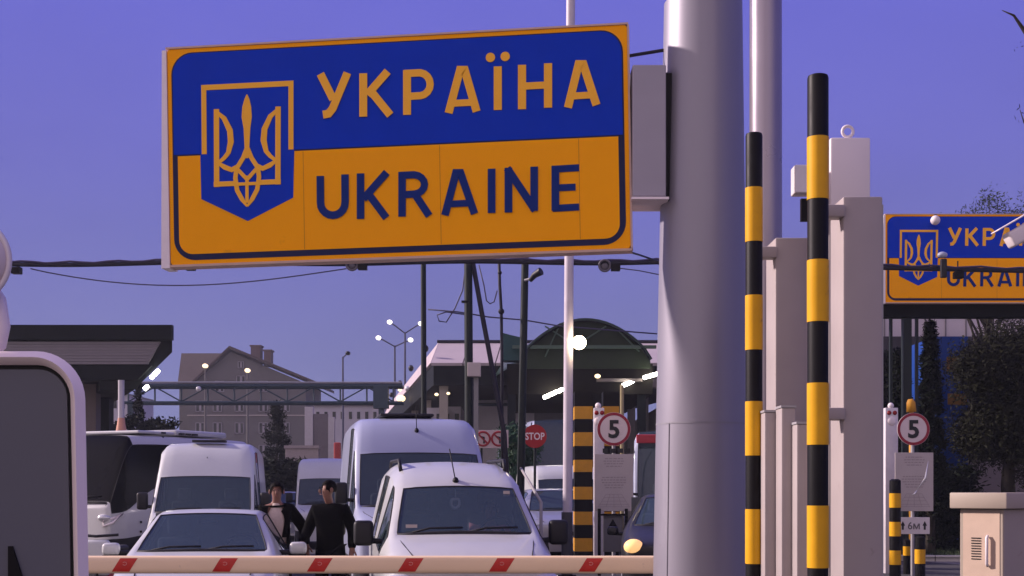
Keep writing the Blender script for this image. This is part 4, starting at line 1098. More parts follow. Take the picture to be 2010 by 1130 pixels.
# short striped bollards by the right sign
def bollard(px, top, d, wpx, bands, label, grp='striped bollards'):
    r = wpx / 2 * d / F; x = X(px, d); t = thing('striped_bollard', label, 'bollard', (x, d, 0), 0, grp)
    bm = B(); tube(bm, [(x, d, 0), (x, d, Z(top, d) - .03), (x, d, Z(top, d))], [r, r, r * .6], 18); part(t, 'pole', bm, M_black, smooth=True, angle=40)
    for a, b in bands:
        bm = B(); tube(bm, [(x, d, max(.005, Z(b, d))), (x, d, Z(a, d))], r + .004, 18); part(t, 'band', bm, M_yellow, smooth=True, angle=40)
bollard(1757, 940, 25.0, 22, ((968, 996), (1024, 1052), (1080, 1108)), 'tall striped bollard standing under the edge of the shiny notice board')
bollard(1806, 1052, 25.2, 20, ((1078, 1106),), 'short striped bollard just under the arrow plate')
bollard(1780, 1058, 26.0, 14, ((1072, 1090),), 'thin striped bollard between the two others')
bm = B(); tube(bm, [P(1789, 808, 27.5), P(1788, 790, 27.5), P(1787, 783, 27.5)], [.10, .09, .05], 14); tube(bm, [P(1789, 802, 27.5), Vector((X(1789, 27.5), 27.5, 0))], .05, 10)
single('amber_beacon', bm, M_orange, 'orange beacon on a pole peeping over the round sign', 'beacon', (X(1789, 27.5), 27.5, 0), smooth=True)

# STOP sign
d = 33.0; k = d / F
t = thing('stop_sign', 'round red STOP sign beside the dark green post', 'road sign', (X(1050, d), d + .06, 0))
bm = B(); tube(bm, [(X(1050, d), d + .06, 0), (X(1050, d), d + .06, Z(850, d))], .035, 10); part(t, 'pole', bm, M_darkgreen)
bm = B(); disc(bm, (X(1050, d), Z(856, d)), 23 * k, d - .002, d + .015, 36); part(t, 'disc', bm, M_stop)
bm = text_bm('STOP', 1, 0, 0, 0, bold=.02); xs = [v.co.x for v in bm.verts]; zz = [v.co.z for v in bm.verts]
bm.transform(Matrix.Diagonal((38 * k / (max(xs) - min(xs)), 1, 14.5 * k / (max(zz) - min(zz)), 1))); bm.transform(Matrix.Translation((X(1050, d), d - .006, Z(856, d)))); part(t, 'lettering', bm, mat('stop_white', (.72, .62, .62), .5))
# no-turn banner
d = 32.0
t = thing('ban_sign', 'pale banner with red crossed out turn symbols by the lavender van', 'road sign', (X(970, d), d + .05, 0))
bm = B(); box(bm, X(938, d), X(998, d), d, d + .03, Z(879, d), Z(844, d), .005); part(t, 'board', bm, mat('ban_board', (.55, .44, .44), .5))
for cx in (948, 979):
    bm = B(); tube(bm, ring_pts(P(cx, 861, d - .004), 13.5 * d / F, (0, 1, 0)), 2.0 * d / F, 6, closed=True); tube(bm, [P(cx - 9, 852, d - .006), P(cx + 9, 870, d - .006)], 1.7 * d / F, 6); part(t, 'ban_ring', bm, mat('ban_red', (.32, .03, .04), .5))
    bm = B(); tube(bm, [P(cx + 2, 870, d - .003), P(cx + 2, 858, d - .003), P(cx - 5, 857, d - .003)], 1.9 * d / F, 6); part(t, 'turn_arrow', bm, M_inkd)
for xx in (945, 992):
    bm = B(); tube(bm, [P(xx, 850, d + .05), Vector((X(xx, d), d + .05, 0))], .03, 8); part(t, 'leg', bm, M_darkgreen)

# ================================================================== LEFT CANOPY
d = 40.0
t = thing('toll_canopy', 'dark flat canopy with pale cladding over the coach lane', 'canopy', (X(120, d), d, 0))
bm = B(); prism(bm, [(X(-260, d), Z(641, d)), (X(338, d), Z(641, d)), (X(338, d), Z(691, d)), (X(262, d), Z(766, d)), (X(196, d), Z(766, d)), (X(196, d), Z(747, d)), (X(-260, d), Z(747, d))], d, d + 8)
for v in bm.verts:
    if v.co.y > d + 1: v.co.x -= 3.3
part(t, 'roof', bm, M_canopyd)
for i in range(8):   # sheets of the pale cladding band
    y0, y1 = 671 + i * 5.6, 671 + (i + 1) * 5.6 - .6
    e0, e1 = 316 - (y0 - 671) * .55, 316 - (y1 - 671) * .55
    bm = B(); prism(bm, [(X(-250, d), Z(y1, d)), (X(e1, d), Z(y1, d)), (X(e0, d), Z(y0, d)), (X(-250, d), Z(y0, d))], d - .10 + .012 * (i % 2), d - .001); part(t, 'cladding_sheet', bm, M_canopyg)
bm = B(); prism(bm, [(X(-262, d), Z(668, d)), (X(341, d), Z(668, d)), (X(341, d), Z(639, d)), (X(-262, d), Z(639, d))], d - .22, d - .002); part(t, 'fascia', bm, M_canopyd)
bm = B(); prism(bm, [(X(-262, d), Z(746, d)), (X(272, d), Z(746, d)), (X(300, d), Z(718, d)), (X(-262, d), Z(718, d))], d - .16, d - .002); part(t, 'lower_fascia', bm, M_canopyd)
for (x0, y0, x1, y1) in ((312, 726, 296, 742), (291, 757, 283, 764)):
    bm = B(); tube(bm, [P(x0, y0, d - .1), P(x1, y1, d - .1)], .06, 8); part(t, 'tube_lamp', bm, M_tube)
bm = B(); box(bm, X(164, d + 1), X(188, d + 1), d + 1, d + 1.5, 0, Z(748, d)); part(t, 'column', bm, mat('column_brown', (.09, .07, .07), .7))
bm = B(); box(bm, X(189, d + 3), X(214, d + 3), d + 3, d + 3.5, 0, Z(748, d)); part(t, 'column', bm, M_canopyd)
d = 37.0
t = thing('warning_post', 'pale post with a flared orange collar rising above the coach roof', 'post', (X(238, d), d, 0))
bm = B(); tube(bm, [(X(238, d), d, 0), (X(238, d), d, Z(746, d))], 6 * d / F, 16); part(t, 'shaft', bm, mat('post_pale', (.42, .40, .44), .5), smooth=True, angle=40)
bm = B(); tube(bm, [P(238, 849, d), P(238, 832, d), P(238, 820, d)], [11 * d / F, 8 * d / F, 6.4 * d / F], 16); part(t, 'collar', bm, mat('collar_orange', (.50, .25, .18), .6), smooth=True, angle=40)

# ================================================================== TRUSS GANTRY
d = 68.0
t = thing('pipe_gantry', 'long teal lattice pipe gantry crossing in front of the house', 'gantry', (X(252, d), d, 0))
for y, r in ((757, 4.0), (790, 3.0)):
    for yy in (0, .9):
        bm = B(); tube(bm, [Vector((X(240, d), d + yy, Z(y, d))), Vector((X(790, d), d + yy, Z(y, d)))], r * d / F, 8); part(t, 'chord', bm, M_teal)
bm = B(); tube(bm, [P(240, 750.5, d), P(790, 751, d)], 2.2 * d / F, 8); part(t, 'pipe', bm, mat('pipe_pale', (.20, .20, .24), .5))
xs = list(range(252, 780, 52))
for i, x in enumerate(xs):
    bm = B(); tube(bm, [P(x, 757, d), P(x, 790, d)], 1.8 * d / F, 6); part(t, 'upright', bm, M_teal)
    if i < len(xs) - 1:
        bm = B(); a, b = ((x, 788), (x + 52, 759)) if i % 2 == 0 else ((x, 759), (x + 52, 788)); tube(bm, [P(*a, d), P(*b, d)], 1.4 * d / F, 6); part(t, 'brace', bm, M_teal)
bm = B(); box(bm, X(733, d), X(762, d), d - .15, d + .5, Z(801, d), Z(757, d)); part(t, 'end_panel', bm, M_teal)
for x in (255, 748):
    bm = B(); box(bm, X(x - 5, d), X(x + 5, d), d, d + .3, 0, Z(790, d)); part(t, 'leg', bm, M_teal)
for x in (390, 800):
    bm = B(); sphere(bm, P(x, 763, d - .3), .14); part(t, 'lamp', bm, M_lampglass, smooth=True)

# ================================================================== HOUSE
d = 150.0
h = thing('gabled_house', 'grey three storey house with a brown gabled roof behind the gantry', 'house', (X(470, d), d, 0))
def pr(nm, poly, y0, y1, m, **k):
    bm = B(); prism(bm, [(X(x, d), Z(y, d)) for x, y in poly], y0, y1); return part(h, nm, bm, m, **k)
pr('front_wall', [(372, 966), (372, 750), (388, 744), (453, 690), (600, 752), (600, 966)], d, d + 12, M_plaster)
bm = B(); prism(bm, [(X(352, d + 6), 0), (X(352, d + 6), Z(752, d + 6)), (X(460, d + 6), Z(752, d + 6)), (X(460, d + 6), 0)], d + 6, d + 16); part(h, 'wing_wall', bm, M_plaster)
def roofpl(pts, m, th=.3, nm='roof'):
    bm = B(); vs = [bm.verts.new(p) for p in pts]; f = bm.faces.new(vs); r = bmesh.ops.extrude_face_region(bm, geom=[f])
    for v in r['geom']:
        if isinstance(v, bmesh.types.BMVert): v.co += Vector((0, 0, th))
    fixn(bm); return part(h, nm, bm, m)
pk, le, re_ = (453, 685), (380, 754), (628, 757)
def pp(q, y): return Vector((X(q[0], d), y, Z(q[1], d)))
rr = roofpl([pp(pk, d - .8), pp(re_, d - .8), pp(re_, d + 12), pp(pk, d + 12)], M_roofbrown)
roofpl([pp(pk, d - .8), pp(le, d - .8), pp(le, d + 12), pp(pk, d + 12)], M_roofbrown)
roofpl([P(349, 754, d + 5.4), P(452, 754, d + 5.4), P(440, 698, d + 10.5), P(356, 698, d + 10.5)], M_roofbrown)
for (x0, x1, y0, y1) in ((487, 506, 677, 712), (513, 527, 686, 716)):
    bm = B(); box(bm, X(x0, d), X(x1, d), d + 1.5, d + 3, Z(y1, d), Z(y0, d)); box(bm, X(x0 - 2, d), X(x1 + 2, d), d + 1.4, d + 3.1, Z(y0, d), Z(y0 - 3, d)); bm.transform(mw(h).inverted()); o = link_mesh('chimney', bm, mat('chimney_brick', (.12, .08, .08), .85)); o.parent = rr
wins = [(x, y) for y in (797, 840, 884) for x in (393, 427, 470, 517, 560)] + [(473, 716), (473, 748), (431, 758), (517, 758)]
for x, y in wins:
    bm = B(); hw_, hh_ = 9, 11
    if y == 716: hw_, hh_ = 6, 7
    for (a0, a1, b0, b1) in ((-hw_, -hw_ + 1.5, -hh_, hh_), (hw_ - 1.5, hw_, -hh_, hh_), (-hw_, hw_, -hh_, -hh_ + 1.4), (-hw_, hw_, hh_ - 1.6, hh_), (-1.6, 2.6, -hh_, hh_)):
        box(bm, X(x + a0, d), X(x + a1, d), d - .12, d - .002, Z(y + b1, d), Z(y + b0, d))
    wo = part(h, 'window', bm, M_winw)
    bm = B(); box(bm, X(x - hw_, d), X(x + hw_, d), d - .05, d + .02, Z(y + hh_, d), Z(y - hh_, d)); bm.transform(mw(h).inverted()); o = link_mesh('pane', bm, M_pane); o.parent = wo
bm = B(); box(bm, X(368, d), X(604, d), d - .2, d - .003, Z(816, d), Z(814, d)); part(h, 'string_course', bm, mat('course_pale', (.36, .31, .30), .8))

# ================================================================== STREET LAMPS
def street_lamp(px, jy, arms, d, label, on=True, m=None, group='double armed street lamps', r=5.2):
    k = d / F; t = thing('street_lamp', label, 'street lamp', (X(px, d), d, 0), 0, group)
    m = m or mat('lamp_pole_blue', (.06, .06, .10), .5)
    bm = B(); tube(bm, [(X(px, d), d, 0), P(px, jy, d)], [3.0 * k, 1.7 * k], 8); part(t, 'pole', bm, m)
    for ax, ay in arms:
        bm = B(); tube(bm, [P(px, jy + 2, d), P((px * .35 + ax * .65), jy * .35 + ay * .65, d), P(ax, ay, d)], 1.3 * k, 6); part(t, 'arm', bm, m)
        bm = B(); sphere(bm, P(ax, ay, d), (r * k, .5, r * .8 * k), 14, 8); part(t, 'lamp_head', bm, M_lampon if on else M_plastic, smooth=True)
street_lamp(775, 678, ((743, 663), (806, 667)), 100, 'lower lit double street lamp left of the slim cable post')
street_lamp(795, 652, ((765, 632), (826, 635)), 92, 'taller lit double street lamp touching the slim cable post')
street_lamp(673, 700, ((683, 693),), 105, 'unlit single street lamp standing alone against the sky', on=False, group='single street lamps', r=5)
M_lampon_ = M_lampon; M_lampon = M_lampwarm
street_lamp(403, 722, ((403, 718),), 125, 'lit lamp in front of the brown wing roof', group='lamps before the house', r=5.4, m=M_plaster)
street_lamp(486, 732, ((486, 727),), 125, 'lit lamp in front of the house gable', group='lamps before the house', r=5.4, m=M_plaster)
M_lampon = M_lampon_

# ================================================================== RIGHT-CENTRE CHECKPOINT CANOPIES
def sheet(root, nm, pts, m, th=.12, world=True):
    bm = B(); vs = [bm.verts.new(p) for p in pts]; f = bm.faces.new(vs); bm.normal_update(); n = f.normal.copy()
    r = bmesh.ops.extrude_face_region(bm, geom=[f])
    for v in r['geom']:
        if isinstance(v, bmesh.types.BMVert): v.co -= n * th
    fixn(bm); return part(root, nm, bm, m)
d = 55.0
ck = thing('checkpoint_canopy', 'long low checkpoint canopy with a pale roof edge beyond the vans', 'canopy', (X(1000, d), d, 0))
a0, a1 = P(846, 712, d), P(1420, 712, d); b0, b1 = P(862, 671, d + 4), P(1420, 671, d + 4)
run = ROAD * 44
for i in range(9):     # pale roof sheets along the front
    u0, u1 = i / 9, (i + 1) / 9 - .004
    sheet(ck, 'roof_sheet', [a0.lerp(a1, u0), a0.lerp(a1, u1), b0.lerp(b1, u1), b0.lerp(b1, u0)], M_roofpink)
sheet(ck, 'side_roof', [a0 + run, a0 + Vector((-.02, 0, 0)), b0 + Vector((-.02, 0, 0)), b0 + run], M_roofpink)
sheet(ck, 'top_roof', [b0, b1, b1 + run, b0 + run], M_canopyg)
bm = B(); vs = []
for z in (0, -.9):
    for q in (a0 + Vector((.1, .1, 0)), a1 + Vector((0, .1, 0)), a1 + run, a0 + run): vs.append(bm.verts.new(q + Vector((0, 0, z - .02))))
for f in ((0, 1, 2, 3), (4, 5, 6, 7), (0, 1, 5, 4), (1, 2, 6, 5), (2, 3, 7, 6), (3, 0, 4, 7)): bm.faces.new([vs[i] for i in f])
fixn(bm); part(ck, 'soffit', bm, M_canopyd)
bm = B(); tube(bm, [P(858, 670, d + 3.8), P(1420, 670, d + 3.8)], .07, 6); part(ck, 'ridge_pipe', bm, M_cable)
mcol = mat('column_cream', (.30, .27, .24), .7)
for i in range(5):
    q = a0 + Vector((.5, .6, 0)) + ROAD * (i * 8.5)
    bm = B(); box(bm, q.x - .18, q.x + .18, q.y - .18, q.y + .18, 0, a0.z - .9); part(ck, 'column', bm, mcol)
for xx in (1215, 1266, 1240):
    bm = B(); box(bm, X(xx - 7, d + 2), X(xx + 7, d + 2), d + 2, d + 2.4, 0, a0.z - .9); part(ck, 'column', bm, M_canopyg)
for i in range(5):
    q0 = a0 + ROAD * (i * 9 + 1) + Vector((-.15, 0, .15)); bm = B(); sphere(bm, q0 + Vector((0, 0, .55)), (.13, .13, .16)); part(ck, 'roof_lamp', bm, M_plastic, smooth=True)
for (x, y, r) in ((1174, 738, 6), (787, 782, 9), (785, 765, 4), (857, 774, 4), (880, 772, 3.5)):
    bm = B(); dd = d - .3 if x > 800 else 70
    sphere(bm, P(x, y, dd), (r * dd / F, .1, r * .75 * dd / F)); part(ck, 'lamp', bm, M_lampwarm, smooth=True)
bm = B(); box(bm, X(1290, d), X(1420, d), d - 1, d + 20, 1.2, Z(800, d)); part(ck, 'side_wall', bm, mat('wall_dusk', (.12, .11, .105), .8))
bm = B(); box(bm, X(1190, d), X(1300, d), d - .5, d + .2, Z(762, d), Z(744, d)); part(ck, 'cross_beam', bm, mat('beam_dusk', (.16, .14, .13), .8))
# white kiosk rooms below
k2 = thing('checkpoint_kiosk', 'row of white kiosk walls under the low canopy', 'kiosk', (X(880, 62), 62, 0))
for i, (x0, x1, y0) in enumerate(((838, 868, 800), (872, 903, 795), (935, 1050, 776))):
    bm = B(); box(bm, X(x0, 62), X(x1, 62), 62 + i, 66 + i, 0, Z(y0, 62)); wl_ = part(k2, 'wall', bm, mat('kiosk_white', (.62, .58, .64), .6, 0, .08, 1))
bm = B(); box(bm, X(1000, 64), X(1052, 64), 63.7, 63.98, Z(806, 64), Z(800, 64)); box(bm, X(935, 64), X(1000, 64), 63.7, 63.98, Z(797, 64), Z(792, 64)); part(k2, 'rail', bm, M_teal)
for x in (842, 861, 878, 897):
    bm = B(); box(bm, X(x - 4, 62), X(x + 4, 62), 61.9, 61.98, Z(840, 62), Z(812, 62)); part(k2, 'window', bm, M_pane)
# arched roof
d = 48.0; k = d / F
va = thing('arched_canopy', 'dark green arched canopy behind the bright globe lamp', 'canopy', (X(1140, d), d, 0))
ax0, ax1 = X(1022, d), X(1278, d); zb_, zp_ = Z(706, d), Z(628, d)
n = 20; prof = [(ax0 + (ax1 - ax0) * i / n, zb_ + (zp_ - zb_) * math.sin(math.pi * i / n) ** .72) for i in range(n + 1)]
for seg in range(5):
    bm = B(); y0, y1 = d + seg * 2.5, d + seg * 2.5 + 2.46
    ro = [[bm.verts.new((x - .145 * (yy - d), yy, z + off)) for x, z in prof] for yy, off in ((y0, 0), (y1, 0), (y0, .07), (y1, .07))]
    for i in range(n):
        bm.faces.new((ro[0][i], ro[0][i + 1], ro[1][i + 1], ro[1][i])); bm.faces.new((ro[2][i], ro[2][i + 1], ro[3][i + 1], ro[3][i]))
        bm.faces.new((ro[0][i], ro[0][i + 1], ro[2][i + 1], ro[2][i])); bm.faces.new((ro[1][i], ro[1][i + 1], ro[3][i + 1], ro[3][i]))
    fixn(bm); part(va, 'vault_sheet', bm, M_greenvault, smooth=True, angle=40)
bm = B(); prism(bm, [(x, z - .01) for x, z in prof] + [(ax1, Z(722, d)), (ax0, Z(722, d))], d + .25, d + .32); part(va, 'end_wall', bm, mat('end_wall_green', (.022, .032, .018), .6, 0, .2, 1, spec=.1))
bm = B(); tube(bm, [Vector((x, d + .1, z + .02)) for x, z in prof], .07, 6); part(va, 'arch_rim', bm, M_canopyd)
for (q0, q1) in (((1070, 640), (1120, 672)), ((1190, 640), (1140, 672)), ((1215, 650), (1255, 690)), ((1100, 634), (1070, 700))):
    bm = B(); tube(bm, [P(*q0, d + .15), P(*q1, d + .15)], .03, 6); part(va, 'strut', bm, mat('strut_green', (.06, .10, .07), .5))
bm = B(); box(bm, ax0 - .3, ax1 + .2, d + .05, d + .22, Z(683, d), Z(677, d)); part(va, 'tie_beam', bm, mat('strut_green', (.06, .10, .07), .5))
bm = B(); box(bm, ax0 - .5, ax1 + .1, d + .35, d + 12, Z(772, d), Z(712, d)); part(va, 'deep_beam', bm, mat('deep_beam_dark', (.010, .009, .008), .8, spec=.05))
bm = B(); prism(bm, [(X(985, d), Z(705, d)), (X(985, d), Z(650, d)), (X(1004, d), Z(655, d)), (X(1026, d), Z(660, d)), (X(1026, d), Z(705, d))], d + .4, d + 1.2); part(va, 'side_vault', bm, mat('teal_panel', (.01, .05, .05), .5))
for (x0, y0, x1, y1) in ((1068, 780, 1092, 769), (1096, 768, 1103, 764), (1222, 757, 1242, 748), (1264, 741, 1292, 733)):
    bm = B(); tube(bm, [P(x0, y0, d - .1), P(x1, y1, d + .25)], .07, 8); part(va, 'tube_lamp', bm, M_tube)
bm = B(); box(bm, X(1172, d), X(1262, d), d + .12, d + .34, Z(748, d), Z(742, d)); part(va, 'cross_beam', bm, mat('beam_dusk', (.16, .14, .13), .8))
bm = B(); sphere(bm, P(1173, 738, d), (.11, .1, .08)); part(va, 'lamp', bm, M_lampwarm, smooth=True)
for x in (1004, 1215, 1262):
    bm = B(); box(bm, X(x - 8, d), X(x + 8, d), d + .4, d + .7, 0, Z(770, d)); part(va, 'column', bm, M_canopyd)
# striped pillars
def striped_pillar(x0, x1, top, d, label, n=9, ph=0):
    t = thing('striped_pillar', label, 'pillar', (X((x0 + x1) / 2, d), d, 0), 0, 'striped checkpoint pillars')
    e = [768, 797, 822, 848, 875, 902, 926, 955, 980, 1004, 1030, 1056, 1082, 1110]
    for i in range(len(e) - 1):
        z0, z1 = max(0, Z(e[i + 1], d)), Z(e[i], d)
        if z1 <= 0: continue
        w_ = .004 * (i % 2)
        bm = B(); box(bm, X(x0, d) - w_, X(x1, d) + w_, d - w_, d + .55, z0, z1 - .002); part(t, 'band', bm, M_orange if i % 2 else M_black)
striped_pillar(1128, 1163, 768, 28, 'orange and black striped pillar beside the slim white lamp post')
striped_pillar(1184, 1215, 768, 29, 'orange and black striped pillar showing above the round speed sign')
bm = B(); tube(bm, [P(1221, 755, 40), Vector((X(1221, 40), 40, 0))], .06, 8); single('thin_pole', bm, mat('pole_ochre', (.28, .23, .12), .6), 'thin ochre pole just past the second striped pillar', 'pole', (X(1221, 40), 40, 0))
# gate, wall and clutter behind the vans
d = 84
g = thing('yard_gate', 'grey yard gate hung between two pale gate posts', 'gate', (X(630, d), d, 0))
for x0, x1, y0 in ((598, 614, 798), (644, 656, 818)):
    bm = B(); box(bm, X(x0, d), X(x1, d), d, d + .5, 0, Z(y0, d)); part(g, 'gate_post', bm, mat('gatepost_pale', (.42, .40, .43), .7))
bm = B(); box(bm, X(614.5, d), X(643.5, d), d + .1, d + .2, .15, Z(812, d)); part(g, 'leaf', bm, mat('gate_grey', (.13, .115, .13), .6))
d = 110
for (x0, x1, y0, lab, m_) in ((616, 745, 796, 'far white building low behind the gate posts', mat('far_white', (.40, .38, .43), .8, 0, .15, .4)), (186, 250, 775, 'pale building seen under the dark canopy', mat('far_white', (.40, .38, .43), .8))):
    t = thing('far_building', lab, 'building', (X((x0 + x1) / 2, d), d, 0))
    bm = B(); box(bm, X(x0, d), X(x1, d), d, d + 8, 0, Z(y0, d)); part(t, 'wall', bm, m_)
    bm = B(); box(bm, X(x0 - 2, d), X(x1 + 2, d), d - .3, d + 8.3, Z(y0, d), Z(y0 - 3, d)); part(t, 'roof', bm, M_canopyg)
    for i in range(int((x1 - x0) / 16)):
        bm = B(); x = x0 + 8 + i * 16; box(bm, X(x - 3, d), X(x + 3, d), d - .06, d - .003, Z(y0 + 26, d), Z(y0 + 12, d)); part(t, 'window', bm, M_pane)
bm = B(); box(bm, X(560, 70), X(625, 70), 70, 70.3, 0, Z(880, 70), .02); box(bm, X(558, 70), X(627, 70), 69.9, 70.4, Z(880, 70) + .003, Z(874, 70)); single('low_wall', bm, mat('lowwall', (.30, .26, .27), .8), 'low pale wall under the conifer before the house', 'wall', (X(590, 70), 70, 0))
d = 60
bm = B(); box(bm, X(655, d), X(668, d), d, d + .3, Z(925, d), Z(868, d), .05); single('red_sign', bm, mat('red_dusk', (.38, .06, .06), .6), 'small red sign board past the far end of the lavender van', 'sign', (X(661, d), d, Z(925, d)))

# ================================================================== RIGHT SIDE
# second sign gantry
d = 31.05
t = thing('sign_gantry', 'dark steel beam on posts under the cut off sign', 'gantry', (X(1783, d), d, 0))
bm = B(); box(bm, X(1700, d), X(2160, d), d, d + .35, Z(622, d), Z(596, d)); part(t, 'beam', bm, M_canopyd)
for x, w_ in ((1783, 16), (2120, 16)):
    bm = B(); box(bm, X(x - w_ / 2, d), X(x + w_ / 2, d), d + .05, d + .25, 0, Z(622, d)); part(t, 'leg', bm, M_darkgreen)
for x in (1752, 1803):
    bm = B(); box(bm, X(x - 2.5, d), X(x + 2.5, d), d + .1, d + .2, 0, Z(622, d)); part(t, 'brace', bm, M_darkgreen)
bm = B(); sphere(bm, P(1836, 432, 30.6), (.11, .12, .11)); part(t, 'sign_lamp', bm, M_whitebox, smooth=True)
bm = B(); tube(bm, [P(1836, 421, 30.7), P(1836, 436, 30.7)], .03, 6); part(t, 'lamp_arm', bm, M_black)
d = 28.7
t = thing('cable_lamp', 'pale lamp clamped on the cable in front of the cut off sign', 'lamp', P(1852, 520, d))
bm = B(); sphere(bm, P(1850, 500, d), (.11, .08, .07)); part(t, 'shade', bm, M_vang, smooth=True)
bm = B(); box(bm, X(1846, d), X(1858, d), d - .05, d + .05, Z(545, d), Z(508, d), .02); part(t, 'clamp', bm, M_plastic)
# cctv camera near the frame edge
d = 7.0
t = thing('cctv_camera', 'white security camera poking in beside the cut off sign', 'camera', P(2015, 470, d))
bm = B(); Mx = Matrix.Translation(P(2006, 458, d)) @ Matrix.Rotation(R(-30), 4, 'Y'); box(bm, -.085, .16, -.05, .05, -.042, .042, .014, 3, M=Mx); part(t, 'housing', bm, M_whitebox, smooth=True, angle=40)
bm = B(); Mx = Matrix.Translation(P(1994, 452, d)) @ Matrix.Rotation(R(-30), 4, 'Y'); box(bm, -.10, .2, -.06, .06, .044, .052, .003, 1, M=Mx); part(t, 'sun_hood', bm, M_whitebox)
bm = B(); tube(bm, [P(2010, 470, d), P(2035, 492, d), P(2060, 492, d)], .02, 8); part(t, 'arm', bm, M_whitebox)
bm = B(); tube(bm, [Vector((X(2060, d), d, 0)), P(2060, 400, d)], .05, 12); part(t, 'pole', bm, M_galv)
# electric cabinet
d = 10.0
c0 = P(1970, 1130, d); yawk = R(38)
e = thing('power_cabinet', 'beige outdoor power cabinet with a lid and side handle', 'cabinet', (c0.x, d, 0))
Z0 = Z(999, d)
Mx = Matrix.Rotation(R(42), 4, 'Z')
# corner edge at local origin, right face runs +x, left face runs back
bm = B(); box(bm, 0, .62, 0, .36, 0, Z0, .008, 1, M=Mx)
fx = lambda bm: bm
part(e, 'body', bm, M_cabinet, world=False)
bm = B(); box(bm, -.05, .68, -.05, .42, Z0 + .002, Z0 + .125, .01, 2, M=Mx); part(e, 'lid', bm, M_cabinet, world=False, smooth=True, angle=30)
bm = B(); box(bm, -.004, .0, .03, .33, .1, Z0 - .03, M=Mx); part(e, 'door', bm, mat('cabinet_door', (.54, .41, .32), .55), world=False)
bm = B(); tube(bm, [(-.015, .12, Z(1112, d)), (-.03, .12, Z(1108, d)), (-.03, .12, Z(1056, d)), (-.015, .12, Z(1052, d))], .012, 8); bm.transform(Mx); part(e, 'handle', bm, M_whitebox, world=False, smooth=True)
bm = B()
for i in range(9): box(bm, -.007, -.003, .18, .26, Z(1100, d) + i * .02, Z(1100, d) + i * .02 + .008, M=Mx)
part(e, 'vent', bm, M_plastic, world=False)
# blue hoarding
d = 37.0
t = thing('blue_hoarding', 'tall blue kiosk wall with yellow patches beside the thuja', 'hoarding', (X(1870, d), d, 0))
bm = B(); box(bm, X(1838, d), X(1900, d), d, d + 2.5, 0, Z(660, d)); part(t, 'wall', bm, M_bluehoard)
for (x0, x1, y0, y1) in ((1858, 1884, 700, 728), (1860, 1898, 772, 794)):
    bm = B(); box(bm, X(x0, d), X(x1, d), d - .02, d - .002, Z(y1, d), Z(y0, d)); part(t, 'yellow_patch', bm, mat('patch_ochre', (.20, .10, .02), .6))
# pale building strip seen under the gantry beam
d = 62
t = thing('depot_building', 'pale depot wall seen under the dark sign beam', 'building', (X(1800, d), d, 0))
bm = B(); box(bm, X(1700, d), X(2150, d), d, d + 10, 0, Z(600, d)); part(t, 'wall', bm, mat('depot_wall', (.46, .41, .45), .7, 0, .08, .6))
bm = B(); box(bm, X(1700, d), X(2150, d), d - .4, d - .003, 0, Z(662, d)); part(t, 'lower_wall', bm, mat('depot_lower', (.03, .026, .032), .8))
for i in range(9):
    bm = B(); x = 1735 + i * 40; box(bm, X(x, d), X(x + 2, d), d - .06, d - .004, Z(660, d), Z(602, d)); part(t, 'mullion', bm, M_canopyg)
# white paling and low wall
d = 44
t = thing('paling_fence', 'white paling fence standing on a grey wall past the hoarding', 'fence', (X(1950, d), d, 0))
for i in range(24):
    x = 1900 + i * 8; bm = B(); box(bm, X(x, d), X(x + 6, d), d, d + .03, Z(862, d), Z(822 + 5 * math.sin(i), d)); part(t, 'pale', bm, mat('paling', (.42, .38, .41), .7))
for y in (832, 856):
    bm = B(); box(bm, X(1896, d), X(2092, d), d + .032, d + .07, Z(y + 4, d), Z(y, d)); part(t, 'rail', bm, mat('paling', (.42, .38, .41)))
bm = B(); box(bm, X(1896, d), X(2092, d), d - .05, d + .25, 0, Z(886, d)); part(t, 'base_wall', bm, mat('base_wall', (.14, .115, .125), .85, 0, .15, 2, .1))
bm = B(); box(bm, X(1894, d), X(2094, d), d - .1, d + .3, Z(886, d) + .002, Z(880, d)); part(t, 'coping', bm, mat('paling', (.42, .38, .41)))

